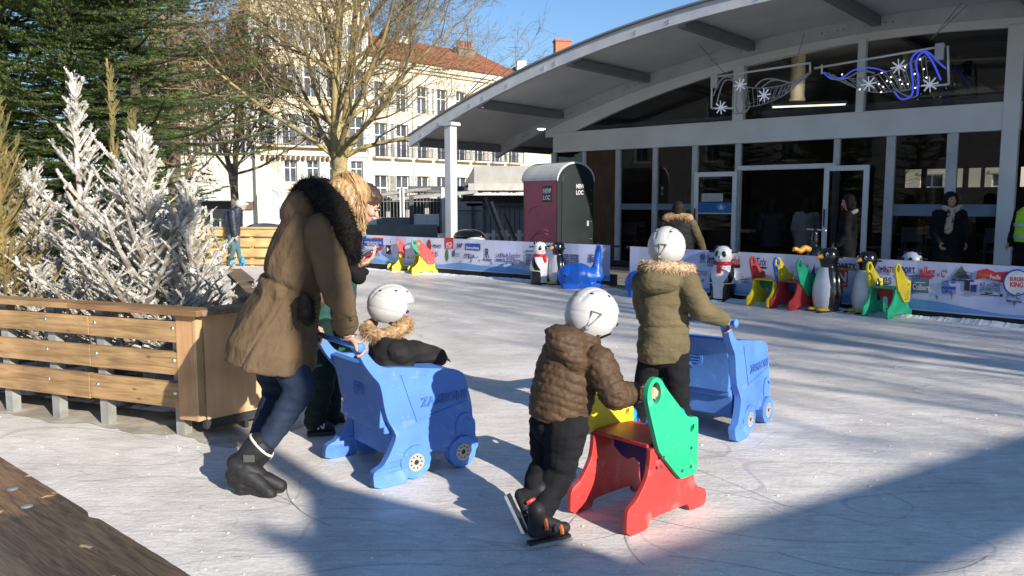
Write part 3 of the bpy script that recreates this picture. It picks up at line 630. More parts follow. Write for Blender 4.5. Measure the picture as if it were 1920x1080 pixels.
# ================================================================ BACKGROUND BUILDINGS
M_cream = mat('cream_render', (.68, .60, .44), .9, col2=(.56, .48, .34), vs=.35, vd=8, bump=.15, bs=2)
M_stone = mat('pale_stone', (.72, .66, .52), .9, col2=(.56, .5, .38), vs=.8, vd=6)
M_wall2 = mat('cream_plaster', (.70, .63, .49), .9, col2=(.58, .51, .39), vs=.5, vd=8)
def tile_mat(name, c1, c2):
    m = mat(name, c1, .85, col2=c2, vs=1.3, vd=6); t = m.node_tree; b = t.nodes['Principled BSDF']
    w = nd(t, 'ShaderNodeTexWave', wave_type='BANDS', bands_direction='X'); w.inputs['Scale'].default_value = 1.6; w.inputs['Distortion'].default_value = .6
    tc = nd(t, 'ShaderNodeTexCoord'); t.links.new(tc.outputs['Object'], w.inputs[0]); bp = nd(t, 'ShaderNodeBump'); bp.inputs['Strength'].default_value = .8; bp.inputs['Distance'].default_value = .08
    t.links.new(w.outputs[0], bp.inputs['Height']); t.links.new(bp.outputs[0], b.inputs['Normal']); return m
M_tile = tile_mat('red_clay_tile', (.40, .13, .06), (.26, .08, .045)); M_slate = mat('brown_slate', (.10, .06, .045), .7, col2=(.06, .04, .035), vs=2, bump=.4, bs=4)
M_darkslate = mat('dark_slate', (.06, .065, .075), .5, col2=(.035, .04, .045), vs=2)
M_win = mat('window_dark', (.035, .04, .05), .15, col2=(.08, .09, .11), vs=.7)
M_shut = mat('shutter_paint', (.62, .62, .58), .7, col2=(.5, .5, .46), vs=3); M_iron = mat('wrought_iron', (.03, .03, .035), .5)
M_brick = mat('brick_red', (.36, .12, .07), .9, col2=(.24, .08, .05), vs=6)
def facade(label, a, b, H, rows, depth=11, wallm=None, first=1.5, roofm=None, roof_h=2.6, cornice=.45, name='house'):
    """a,b ground points of the street front; rows: (z0, z1, [u...], width, kind)"""
    a, b = V(a), V(b); L = (b-a).length; t = thing(name, label, 'building', (a.x, a.y, 0), atan2((b-a).y, (b-a).x))
    m = MB(); holes = []
    for z0, z1, us, w, k in rows:
        for u in us: holes.append((u*L-w/2, u*L+w/2, z0, z1, k))
    m.prism([(0, -1.2), (L, -1.2), (L, H), (0, H)], 0, .35, [[(x0, z0), (x1, z0), (x1, z1), (x0, z1)] for x0, x1, z0, z1, k in holes])
    m.box((0, .35, -1.2), (.3, depth, H)); m.box((L-.3, .35, -1.2), (L, depth, H)); m.box((.3, depth-.3, -1.2), (L-.3, depth, H))
    m.build('wall', wallm or M_cream, t)
    for x0, x1, z0, z1, k in holes:
        m = MB(); m.box((x0, .26, z0), (x1, .3, z1)); w = m.build('window', M_win, t)
        f = MB(); c = (x0+x1)/2
        f.box((c-.035, .2, z0), (c+.035, .255, z1)); f.box((x0, .2, z0), (x0+.06, .255, z1)); f.box((x1-.06, .2, z0), (x1, .255, z1)); f.box((x0+.06, .2, z0+(z1-z0)*.62), (x1-.06, .25, z0+(z1-z0)*.66)); f.box((x0+.06, .2, z1-.06), (x1-.06, .25, z1))
        f.build('frame', M_white, w)
        MB().box((x0-.12, -.08, z0-.14), (x1+.12, .02, z0)).build('sill', M_stone, w); MB().box((x0-.14, -.05, z1), (x1+.14, 0, z1+.16)).build('lintel', M_stone, w)
        if 's' in k:
            for q in (x0-.03-(x1-x0)*.5, x1+.03): MB().box((q, -.06, z0), (q+(x1-x0)*.5, -.015, z1)).build('shutter', M_shut, t)
        if 'b' in k:
            g = MB(); g.box((x0-.3, -.55, z0-.12), (x1+.3, -.01, z0)); bl = g.build('balcony', M_stone, t)
            g = MB(); g.box((x0-.3, -.54, z0+.9), (x1+.3, -.5, z0+.94)); g.box((x0-.3, -.54, z0+.05), (x1+.3, -.5, z0+.08)); n = int((x1-x0+.6)/.13)
            for i in range(n+1): xx = x0-.3+(x1-x0+.6)*i/n; g.box((xx-.012, -.53, z0), (xx+.012, -.51, z0+.9))
            g.build('railing', M_iron, bl)
    m = MB(); m.box((-.3, -.4, H), (L+.3, .5, H+cornice)); m.box((-.15, -.2, H-.25), (L+.15, .1, H)); m.build('cornice', M_stone, t)
    if roofm:
        m = MB(); zt = H+cornice; e = .5
        m.add([(-e, -.6, zt), (L+e, -.6, zt), (L+e, depth+.5, zt), (-e, depth+.5, zt), (1, depth/2, zt+roof_h), (L-1, depth/2, zt+roof_h)], [(0, 1, 5, 4), (1, 2, 5), (2, 3, 4, 5), (3, 0, 4), (3, 2, 1, 0)])
        m.build('roof', roofm, t)
    return t, L
def chimney(t, x, y, z, w=1.2, h=1.6, d=.7, pots=3, m_=None):
    c = MB().box((x-w/2, y-d/2, z), (x+w/2, y+d/2, z+h)).box((x-w/2-.08, y-d/2-.08, z+h), (x+w/2+.08, y+d/2+.08, z+h+.14)).build('chimney', m_ or M_brick, t)
    for i in range(pots):
        px = x-w/2+.2+(w-.4)*i/max(1, pots-1); MB().lathe([(.13, 0), (.1, .5), (.12, .52), (.12, .6)], 10, (px, y, z+h+.14)).build('chimney_pot', M_tile, c)
# long building with the red roof
A2 = V(((694-960)/FPX*62, 62, 0)); B2 = V((1.2, 74, 0))
us8 = [.07, .19, .31, .43, .55, .67, .79, .91]
t, L = facade('long cream house under a red tiled roof between the bare tree and the hall', A2, B2, 12.0, [(8.6, 10.7, us8, 1.1, 's'), (5.0, 7.6, us8, 1.15, 'sb'), (.9, 3.6, us8, 1.3, 's')], roofm=M_tile, roof_h=3.0, wallm=M_wall2)
chimney(t, L*.12, 4.5, 14.2, 2.4, 1.5, pots=5, m_=M_brick); chimney(t, L*.42, 5, 14.2, 1.2, 1.3, pots=2, m_=M_white); chimney(t, L*.78, 4, 13.6, 2.0, 1.6, pots=6, m_=mat('grey_brick', (.2, .17, .13), .9))
MB().bar((L*.8, 4, 15.3), (L*.8, 4, 17), .04).bar((L*.8-.4, 4, 16.8), (L*.8+.4, 4, 16.8), .03).build('aerial', M_iron, t)
m = MB()
for u in (.25, .49, .73, .985): m.cyl((L*u, -.1, 0), (L*u, -.1, 12), .06, 6)
m.build('drainpipe', M_stone, t)
facade('pale house standing beyond the hall, glimpsed through its rear windows', (20, 62, 0), (48, 40, 0), 8, [(4.5, 6.3, us8, 1.2, ''), (1, 3.4, us8, 1.4, '')], wallm=M_wall2, depth=8)
# tall building with the balustrade
A1 = V(((484-960)/FPX*58, 58, 0)); B1 = V(((692-960)/FPX*61.6, 61.6, 0))
us5 = [.1, .3, .5, .7, .9]
t, L = facade('tall pale stone house with roof balustrade rising behind the bare tree', A1, B1, 16.0, [(12.6, 14.6, us5, 1.0, 's'), (9.2, 11.4, us5, 1.0, 's'), (5.6, 7.9, us5, 1.05, 'sb'), (3.0, 4.6, us5[1:], .9, 's')], depth=12, wallm=M_cream)
m = MB()
for i in range(int(L/.3)): m.lathe([(.05, 0), (.1, .25), (.05, .5), (.08, .8)], 6, (.15+i*.3, .1, 16.45))
m.box((0, -.02, 17.25), (L, .25, 17.4)); m.build('balustrade', M_stone, t)
for z in (4.9, 8.6, 11.9): MB().box((-.05, -.12, z), (L+.05, -.002, z+.22)).build('string_course', M_stone, t)
m = MB()
for i in range(14): m.box((L*.05+i*.36, -.3, 4.55), (L*.05+i*.36+.18, -.13, 4.85))
m.build('brackets', M_slate, t)
# arched doorway of the tall building
D = MB(); cx = .95; arc = [(cx+.62*cos(a), 1.8+.62*sin(a)) for a in [pi*i/16 for i in range(17)]]
D.prism([(cx+.62, -1.1)]+arc+[(cx-.62, -1.1)], -.12, -.01); d = D.build('arched_door', mat('pale_door', (.42, .44, .42), .5, col2=(.55, .56, .52), vs=1), t)
D = MB(); ao = [(cx+.93*cos(a), 1.8+.93*sin(a)) for a in [pi*i/16 for i in range(17)]]
D.prism([(cx+.93, -1.1)]+ao+[(cx-.93, -1.1), (cx-.63, -1.1)]+arc[::-1]+[(cx+.63, -1.1)], -.25, -.01); D.build('arch_surround', M_white, d)
D = MB()
for k in range(5): x = cx-.5+k*.25; D.box((x-.02, -.16, -1.1), (x+.02, -.13, 1.3))
D.box((cx-.62, -.17, 1.3), (cx+.62, -.121, 1.38)); D.build('door_bars', M_white, d)
# lower building at the left with shopfront, brown hipped roof behind
A0 = V(((250-960)/FPX*60, 60, 0)); B0 = V(((482-960)/FPX*58.5, 58.5, 0))
t, L = facade('white fronted corner house with shop and orange tiled roof behind the far skater', A0, B0, 11.2, [(8.2, 10.0, [.1, .25, .4, .55, .7, .88], .95, 's'), (4.9, 6.9, [.1, .25, .4, .55, .7, .88], 1.0, 's')], roofm=tile_mat('orange_tile', (.5, .2, .09), (.34, .13, .06)), wallm=mat('white_render', (.74, .70, .60), .9, col2=(.64, .6, .5), vs=.4), roof_h=1.6)
x0 = ((383-250)/(482-250))*L; x1 = ((455-250)/(482-250))*L
MB().box((x0, -.1, -1.1), (x1, -.01, 1.55)).build('shop_opening', M_dark, t)
m = MB(); m.prism([(0, 0), (1.1, -.55), (1.1, -.72), (0, -.2)], x0-.3, x1+.6, f=lambda x, y, z: (y, -.1-x, 2.35+z)); m.build('awning', mat('white_canvas', (.78, .77, .72), .8), t)
for i in range(5): xx = x0+.2+i*(x1-x0-.4)/4; MB().box((xx-.05, -.3, -1.1), (xx+.05, -.2, .3+.5*(i % 2))).build('stand', M_white if i % 2 else M_alu, t)
MB().box((x1+.15, -.2, 1.0), (x1+1.0, -.02, 1.55)).build('shop_sign', mat('brown_sign', (.18, .13, .1), .6), t)
m = MB(); xr = L*.7; m.add([(xr, 1, 9.5), (L+.2, 1, 9.5), (L+.2, 9, 9.5), (xr, 9, 9.5), (L-1.2, 3, 20), (L, 3, 20), (L, 7, 20), (L-1.2, 7, 20)], [(0, 1, 5, 4), (1, 2, 6, 5), (2, 3, 7, 6), (3, 0, 4, 7), (4, 5, 6, 7), (3, 2, 1, 0)]); m.build('hipped_roof', M_slate, t)
# dark roof with a brick chimney right of the long house
a = W(955, 130, 78); t = thing('slate_roof_house', 'dark slate roofed house with square brick chimney above the canopy edge', 'building', (a.x, 78, 0), .15)
zt = W(1000, 118, 78).z
MB().box((0, 0, -1.2), (13, 8, zt-1.6)).build('wall', M_wall2, t)
m = MB(); m.add([(-.5, -.6, zt-1.6), (13.5, -.6, zt-1.6), (13.5, 8.5, zt-1.6), (-.5, 8.5, zt-1.6), (1, 4, zt+.3), (12.5, 4, zt+1.6)], [(0, 1, 5, 4), (1, 2, 5), (2, 3, 4, 5), (3, 0, 4), (3, 2, 1, 0)]); m.build('roof', M_darkslate, t)
xc = W(1062, 90, 79).x-a.x; MB().box((xc-.75, 1.2, zt-1.2), (xc+.75, 2.4, W(1062, 70, 79).z)).box((xc-.82, 1.1, W(1062, 73, 79).z), (xc+.82, 2.5, W(1062, 70, 79).z+.05)).build('chimney', mat('orange_brick', (.48, .17, .09), .9, col2=(.38, .13, .07), vs=5), t)
MB().box((1.0, 1.5, zt-1.4), (1.9, 2.3, zt+.5)).build('chimney', M_white, t); MB().bar((.9, 1.9, zt+.4), (.9, 1.9, zt+2), .05).bar((.2, 1.9, zt+1.8), (1.6, 1.9, zt+1.8), .04).build('aerial', M_iron, t)
# ================================================================ KIOSKS, FENCES AND STORES BEHIND THE LEFT BANNER
M_gfas = mat('grey_cladding', (.36, .35, .33), .7, col2=(.30, .29, .27), vs=2); M_dgrey = mat('dark_grey_sheet', (.09, .09, .095), .6)
def slab(px0, px1, py0, py1, d, th, name, m_, parent, org):
    p, q = W(px0, py1, d), W(px1, py0, d); return MB().box((p.x, d, p.z), (q.x, d+th, q.z)).build(name, m_, parent, off=org)
o = V((W(930, 400, 36).x, 36, 0)); t = thing('clad_pavilion', 'grey clad flat roofed pavilion left of the pink toilet cabin', 'pavilion', o)
slab(889, 1060, 311, 344, 36, 5, 'upper_fascia', M_gfas, t, o); slab(878, 1060, 344, 357, 35.4, 6, 'lower_fascia', mat('pale_cladding', (.42, .4, .36), .7), t, o)
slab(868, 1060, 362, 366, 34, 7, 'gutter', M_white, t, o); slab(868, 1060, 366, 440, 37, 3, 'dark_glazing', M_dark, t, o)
p, q, r = W(868, 350, 35.9), W(889, 311, 35.9), W(889, 350, 35.9); MB().add([p, r, q, p+V((0, 3, 0)), r+V((0, 3, 0)), q+V((0, 3, 0))], [(0, 1, 2), (3, 5, 4), (0, 3, 4, 1), (1, 4, 5, 2), (2, 5, 3, 0)]).build('side_fascia', M_dgrey, t, off=o)
o = V((W(800, 400, 40).x, 40, 0)); t = thing('terrace_canopy', 'dark grey canopy with sloping sheets above the metal fence', 'canopy', o)
slab(765, 870, 349, 361, 40, 4, 'parapet', M_dgrey, t, o)
for (a0, b0, a1, b1) in ((690, 366, 800, 357), (735, 371, 900, 360)):
    p, q = W(a0, b0, 33), W(a1, b1, 38); MB().add([p, V((q.x, p.y, q.z)), V((q.x, q.y+3, q.z+.2)), V((p.x, q.y+3, p.z+.2))]+[v-V((0, 0, .12)) for v in (p, V((q.x, p.y, q.z)), V((q.x, q.y+3, q.z+.2)), V((p.x, q.y+3, p.z+.2)))], [(0, 1, 2, 3), (7, 6, 5, 4), (0, 4, 5, 1), (1, 5, 6, 2), (2, 6, 7, 3), (3, 7, 4, 0)]).build('roof_sheet', M_gfas, t, off=o)
for px in (727, 764, 800, 860): p = W(px, 370, 34); MB().box((p.x-.08, 34, 0), (p.x+.08, 34.16, p.z)).build('post', M_gfas, t, off=o)
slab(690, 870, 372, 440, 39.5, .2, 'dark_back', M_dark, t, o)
o = V((W(890, 400, 27).x, 27, 0)); t = thing('panel_wall', 'pale grey panel wall behind the canopy post', 'wall', o)
slab(836, 905, 378, 450, 26, .2, 'pale_panel', mat('beige_panel', (.36, .345, .31), .8), t, o); slab(905, 985, 386, 450, 26.2, .2, 'ribbed_panel', M_gfas, t, o); slab(875, 985, 381, 386, 26, .3, 'cap_rail', M_dgrey, t, o)
slab(884, 890, 386, 440, 25.9, .06, 'rail', M_dgrey, t, o); slab(861, 902, 394, 396, 25.85, .04, 'rail', M_dgrey, t, o)
for i in range(8): x = W(910+i*9, 400, 26.2).x; MB().box((x, 26.15, .2), (x+.02, 26.19, W(910, 388, 26.2).z)).build('rib', M_dgrey, t, off=o)
# welded mesh fence
def mesh_fence(label, px0, px1, d, z1, posts_):
    a, b = W(px0, 400, d), W(px1, 400, d); o = V(((a.x+b.x)/2, d, 0)); t = thing('mesh_fence', label, 'fence', o); m = MB(); n = int((b.x-a.x)/.11)
    for i in range(n+1): x = a.x+(b.x-a.x)*i/n; m.box((x-.008, d, .1), (x+.008, d+.012, z1))
    for z in (.3, z1*.5, z1*.82, z1): m.box((a.x, d-.015, z-.012), (b.x, d+.02, z+.012))
    m.build('mesh_panel', mat('galvanised', (.34, .34, .34), .4, .5), t, off=o)
    for px in posts_: x = W(px, 400, d).x; MB().box((x-.05, d-.06, 0), (x+.05, d+.04, z1+.12)).build('post', M_white, t, off=o)
mesh_fence('welded mesh fence panels left of the canopy post', 676, 838, 27, 1.9, (700, 753, 756, 831))
o = G(750, 452); o = V((W(760, 430, 24).x, 24, 0)); t = thing('sheet_hoarding', 'low grey sheet metal hoarding behind the left end of the banner', 'hoarding', o)
slab(686, 820, 421, 448, 24, .08, 'grey_sheet', mat('worn_grey_sheet', (.17, .175, .18), .6, col2=(.12, .12, .125), vs=3), t, o); slab(688, 706, 406, 421, 25.5, .5, 'white_box', M_white, t, o); slab(708, 768, 408, 422, 25.6, .5, 'grey_box', mat('bluegrey_box', (.17, .18, .21), .6), t, o)
slab(776, 820, 402, 424, 25.7, .6, 'white_crate', M_white, t, o); slab(768, 775, 368, 420, 25.2, .1, 'dark_post', M_dgrey, t, o)
# white picket fence
o = V((W(890, 430, 22).x, 22, 0)); t = thing('picket_fence', 'low white picket fence along the back of the banner', 'fence', o)
random.seed(5)
for i, px in enumerate(range(826, 984, 12)):
    p, q = W(px, 440, 22), W(px+7, random.choice((430, 431, 436)), 22); MB().prism([(p.x, .2), (q.x, .2), (q.x, q.z-.04), ((p.x+q.x)/2, q.z), (p.x, q.z-.04)], 22, 22.03).build('picket', M_white, t, off=o)
p, q = W(820, 443, 22), W(984, 438, 22); MB().box((p.x, 22.03, p.z), (q.x, 22.06, q.z)).build('rail', M_white, t, off=o)
for (a, b, lab) in (((911, 370), (941, 450), 'dark steel pole leaning left of the pink cabin, leftmost of three'), ((922, 378), (950, 450), 'thin steel pole leaning left of the pink cabin, middle of three'), ((916+28, 402), (966, 450), 'short dark pole leaning nearest to the pink cabin')):
    p, q = W(a[0], a[1], 21.4), W(b[0], b[1], 20.9); t = MB().bar(p-q, V((0, 0, 0)), .07 if 'thin' not in lab else .05).build('leaning_pole', M_dgrey if 'thin' not in lab else M_alu); t.location = q; tag(t, lab, 'pole', 'poles leaning behind the banner')
# parked car
o = V((W(514, 440, 46).x, 46, -1.1)); t = thing('parked_car', 'black parked car seen over the far wooden fence beside the arched door', 'car', o)
prof = chaikin([(-2.1, .35), (2.1, .35), (2.15, .75), (1.9, .9), (1.1, 1.0), (.5, 1.42), (-.9, 1.46), (-1.7, 1.05), (-2.15, .95)], 2)
MB().prism(prof, -.85, .85).build('body', mat('black_car_paint', (.015, .015, .018), .2, coat=.6), t, smooth=False, angle=50)
MB().prism([(.95, 1.02), (.45, 1.36), (-.85, 1.4), (-1.5, 1.05)], -.87, -.852).build('side_window', M_win, t)
for x in (-1.35, 1.35):
    w = MB().cyl((x, -.9, .33), (x, -.68, .33), .33, 20).build('wheel', M_blackr, t); MB().cyl((x, -.915, .33), (x, -.9, .33), .2, 14).build('rim', M_alu, w)
# ================================================================ FAR WOODEN FENCE
M_plank = wood('new_pine', (.62, .42, .19), (.48, .30, .12)); M_plank2 = wood('pine_boards', (.40, .255, .12), (.25, .15, .07))
M_post = mat('galvanised_post', (.30, .30, .285), .6, .1, col2=(.2, .2, .185), vs=8)
fa, fb = G(300, 497), G(684, 500.5); d = fb-fa; t = thing('plank_fence', 'low pale pine plank fence at the far end of the rink behind the skater', 'fence', fa, atan2(d.y, d.x)); L = d.length
random.seed(11)
for k, (z0, z1) in enumerate(((.04, .16), (.22, .42), (.47, .67), (.72, .90))):
    x = 0
    while x < L: w = random.uniform(1.8, 2.6); MB().box((x, -.04, z0), (min(x+w, L)-.006, 0, z1)).build('plank', M_plank, t); x += w
MB().box((-.1, -.09, .905), (L, .1, .94)).build('top_rail', M_plank, t)
for i in range(8): x = .3+i*L/7.5; MB().box((x-.05, .001, 0), (x+.05, .08, .9)).build('post', M_plank, t)
g = MB(); random.seed(2)
for _ in range(9000):
    x, y = random.uniform(-16, -3), random.uniform(20.4, 27); h = random.uniform(.03, .09); a = random.uniform(0, 6.28)
    g.add([(x, y, -.03), (x+.02*cos(a), y+.02*sin(a), -.03), (x+random.uniform(-.02, .02), y, h)], [(0, 1, 2)])
tag(g.build('grass', mat('grass', (.12, .17, .03), .8, col2=(.07, .1, .02), vs=3)), 'sunlit strip of green grass behind the far plank fence', 'grass', kind='stuff')
g = MB().box((-18, 20.3, -.03), (-2.5, 27, -.012)); tag(g.build('lawn', mat('lawn_soil', (.14, .15, .05), .9)), kind='structure')
# ================================================================ PORTABLE TOILET
o = W(1045, 500, 18.6); o.z = 0; t = thing('portable_toilet', 'pink and dark green portable toilet cabin with pale rounded roof under the canopy', 'toilet', o, radians(38))
M_pink = mat('pink_plastic', (.46, .07, .12), .45, col2=(.40, .055, .10), vs=2); M_dgreen_shade = mat('shaded_dark_green_plastic', (.005, .010, .011), .5, col2=(.007, .014, .015), vs=2)  # dark green deepened to stand in for shade on the cabin front
w2, dp = .55, .58
arc = [(w2*1.04*cos(a), 2.02+.42*sin(a)) for a in [pi*i/18 for i in range(19)]]
MB().box((-w2, -dp, .1), (-w2+.04, dp, 2.05)).build('side_panel', M_pink, t); MB().box((w2-.04, -dp, .1), (w2, dp, 2.05)).build('side_panel', M_pink, t); MB().box((-w2, dp-.04, .1), (w2, dp-.001, 2.05)).build('back_panel', M_pink, t)
MB().prism([(w2-.001, .1)]+[(x*.96, z-.02) for x, z in arc]+[(-w2+.001, .1)], -dp-.03, -dp+.002).build('front_panel', M_dgreen_shade, t)
dd = MB().prism([(.42, .15), (.42, 2.0)]+[(.42*cos(a), 2.0+.27*sin(a)) for a in [pi*i/10 for i in range(1, 10)]]+[(-.42, 2.0), (-.42, .15)], -dp-.06, -dp-.031).build('door', M_dgreen_shade, t, bevel=.01)
MB().box((.3, -dp-.09, 1.0), (.36, -dp-.062, 1.12)).build('lock', M_alu, dd)
b = MB(); vs = []
for x, z in arc: vs += [(x, -dp-.05, z), (x, dp+.05, z)]
b.add(vs+[(x*.95, y, z-.04) for x, y, z in vs], [(i*2, i*2+1, i*2+3, i*2+2) for i in range(18)]+[(38+i*2, 38+i*2+2, 38+i*2+3, 38+i*2+1) for i in range(18)]+[(i*2, i*2+2, 38+i*2+2, 38+i*2) for i in range(18)]); b.build('roof', mat('roof_plastic', (.55, .55, .56), .5, col2=(.42, .42, .44), vs=3), t)
MB().prism([(w2*1.04, 2.0), (w2*.98, 1.98), (-w2*.98, 1.98), (-w2*1.04, 2.0)]+[(x*.97, z-.05) for x, z in arc[::-1]], -dp-.05, -dp-.032).build('front_arch', M_dgreen_shade, t)
MB().box((-w2-.03, -dp, 0), (w2+.03, dp, .1)).build('skid', M_dark, t)
Ms = Matrix.Translation((-w2-.012, -.02, 1.63)) @ Matrix.Rotation(-pi/2, 4, 'Z') @ Matrix.Rotation(pi/2, 4, 'X')
sg = MB().box((-w2-.01, -.44, 1.54), (-w2-.001, -.12, 1.9)).build('brand_plate', M_dark, t)
Mf = lambda x, z: Matrix.Translation((-w2-.013, x, z)) @ Matrix.Rotation(-pi/2, 4, 'Z') @ Matrix.Rotation(pi/2, 4, 'X')
text('NEW', .14, M_white, t, Mf(-.14, 1.74), bold=.006, sx=.8); text('LOC', .14, M_white, t, Mf(-.14, 1.59), bold=.006, sx=.85)
Mg = lambda x, z: Matrix.Translation((x, -dp-.064, z)) @ Matrix.Rotation(pi/2, 4, 'X')
text('NEW', .13, M_alu, t, Mg(-.02, 1.85), bold=.005, sx=.8); text('LOC', .13, M_alu, t, Mg(-.02, 1.71), bold=.005, sx=.85)
for cx_, cz_, r0 in ((.1, 1.2, .3), (-.15, .6, .4), (-.1, .4, .55)):
    seg = []
    for a in [.2+i*.16 for i in range(12)]:
        if abs(cx_+r0*cos(a)) < .54: seg.append((-w2-.003, cx_+r0*cos(a), cz_+r0*.8*sin(a)))
    if len(seg) > 2: MB().tube(seg, .012, 5).build('moulded_swirl', M_pink, t)
m = MB()
for z in (.3, .7, 1.1, 1.5, 1.8): m.ell((.48, -dp-.035, z), (.012, .008, .012), nu=6, nv=4)
m.build('rivet', M_alu, t)
# ================================================================ TREES
M_bark = mat('mossy_bark', (.40, .32, .13), .9, col2=(.20, .15, .09), vs=3, vd=6, stretch=(1, 1, .3), bump=.6, bs=14, bdist=.03)
M_barkg = mat('grey_bark', (.24, .20, .15), .9, col2=(.13, .10, .08), vs=4, vd=6, bump=.5, bs=14)
M_twig = mat('twig_bark', (.30, .235, .11), .9, col2=(.13, .10, .055), vs=5)
M_leafb = mat('dead_leaf', (.26, .13, .05), .8, col2=(.16, .08, .03), vs=5)
def bare_tree(label, loc, h0, H, limbs, R, seed, mt=None, mw=None, tw=1., leaves=0, reach=4.2, lead=3):
    random.seed(seed); t = thing('bare_tree', label, 'tree', loc); tr, cr = MB(), MB(); lf = MB()
    def grow(p, d, L, r, lev, up):
        n = 6 if lev < 2 else 4; pts = [p]; dd = V(d)
        for i in range(n):
            j = .10 if lev < 2 else .19
            dd = (dd+V((random.gauss(0, j), random.gauss(0, j), random.gauss(0, j)+up*(1 if lev < 3 else .35)))).normalized(); pts.append(pts[-1]+dd*L/n)
        rr = [max(.0035, r*(1-.66*i/n)) for i in range(n+1)]
        (tr if lev == 0 else cr).tube(pts, rr, 8 if lev == 0 else (5 if lev < 2 else 3), caps=False)
        if leaves and lev >= 3 and random.random() < leaves:
            q = pts[-1]; a = V((random.gauss(0, .05), random.gauss(0, .05), random.gauss(0, .05))); b = V((random.gauss(0, .05), random.gauss(0, .05), random.gauss(0, .05))); lf.add([q, q+a, q+a+b, q+b], [(0, 1, 2, 3)])
        if lev >= 4: return
        k = (6, 5, 4, 3)[lev]; k = int(k*tw+.5)
        for c in range(k):
            f = .2+.8*(c+random.random())/k; i = min(int(f*n), n-1); q = pts[i].lerp(pts[i+1], min(1, f*n-i))
            base = (pts[i+1]-pts[i]).normalized(); o = V((random.gauss(0, 1), random.gauss(0, 1), random.gauss(0, .7))); o = (o-base*o.dot(base)).normalized()
            a = random.uniform(.4, .95); grow(q, (base*cos(a)+o*sin(a)).normalized(), L*random.uniform(.38, .62), rr[i]*random.uniform(.4, .58), lev+1, up)
        grow(pts[-1], dd, L*.5, rr[-1], lev+1, up)
    stems = []
    tr.tube([V((0, 0, -.1)), V((0, 0, .3)), V((.03, 0, h0*.5)), V((0, 0, h0+.4))], [R*1.3, R, R*.9, R*.86], 14)
    for s in range(lead):
        a = 2*pi*s/lead+.5; p = V((cos(a)*R*.45, sin(a)*R*.45, h0)); d = V((cos(a)*.10, sin(a)*.10, 1)); n = 9; pts = [p]
        for i in range(n): d = (d+V((random.gauss(0, .05), random.gauss(0, .05), .05))).normalized(); pts.append(pts[-1]+d*(H-h0)/n)
        rs = [R*.62*(1-.85*i/n) for i in range(n+1)]; tr.tube([pts[0]-V((0, 0, .4))]+pts, [R*.5]+rs, 9, caps=False); stems.append((pts, rs))
    for k in range(limbs):
        f = (k/limbs)**1.15*.8; pts, rs = stems[k % lead]; i = int(f*9); p = pts[i]; a = k*2.4+random.uniform(-.4, .4); el = random.uniform(.15, .75)+f*.5
        L = reach*(1-.5*f)*random.uniform(.75, 1.1); grow(p, V((cos(a)*cos(el), sin(a)*cos(el), sin(el))), L, rs[i]*random.uniform(.42, .62), 0, .085)
    tr.build('trunk', mt or M_bark, t, smooth=True); cr.build('branches', mw or M_twig, t)
    if leaves: lf.build('dry_leaves', M_leafb, t)
    return t
bt = V((W(637, 400, 25).x, 25, 0))
bare_tree('large bare tree with mossy yellow limbs behind the two adults', bt, 2.9, 10.5, 34, .27, 21, reach=4.8, tw=1.03)
bare_tree('bare tree with many upright grey stems and a few brown leaves behind the firs', (W(330, 400, 27).x, 27, 0), 2.0, 11, 18, .2, 5, mt=M_barkg, reach=2.6, leaves=.25, tw=.9, lead=6)
bare_tree('smaller bare tree with low twiggy branches and brown leaves, left of the large one', (W(440, 400, 31).x, 31, 0), 2.6, 8, 20, .17, 9, mt=M_barkg, reach=3.4, leaves=.3, tw=.95, lead=2)
bare_tree('bare tree beyond the hall, glimpsed through its rear windows', (16, 36, 0), 2.0, 9, 14, .2, 77, reach=3, tw=.7)
# --- firs
M_fir = mat('fir_needles', (.14, .20, .05), .6, col2=(.04, .075, .022), vs=2.2, thr=(.4, .62)); M_firl = M_fir
M_dead = mat('dry_spruce', (.27, .19, .065), .8, col2=(.12, .11, .04), vs=3); M_flock = mat('flocked_needles', (.70, .685, .65), .9, col2=(.30, .30, .24), vs=6, thr=(.36, .54)); M_flockw = mat('flocked_wood', (.60, .57, .53), .9, col2=(.22, .18, .13), vs=12)
def needle_twig(mb, p, d, L, nl, nw, cnt, up):
    """a shoot: needles in a flat-to-round brush"""
    d = d.normalized(); s = d.cross(up).normalized() if abs(d.dot(up)) < .98 else d.orthogonal().normalized(); u = s.cross(d)
    for i in range(cnt):
        f = (i+random.random())/cnt; q = p+d*L*f; a = random.choice((-1, 1))*random.uniform(.1, 1.45); out = (s*sin(a)*1.0*(1 if a > 0 else 1)+u*cos(a)*.55)
        o = (out.normalized()+d*.75).normalized(); l = nl*(1-.3*f)*random.uniform(.7, 1.2); w = o.cross(u+s*.3).normalized()*nw
        mb.add([q-w, q+w, q+o*l], [(0, 1, 2)])
M_firbark = mat('fir_bark', (.09, .075, .05), .9, col2=(.05, .045, .03), vs=5)
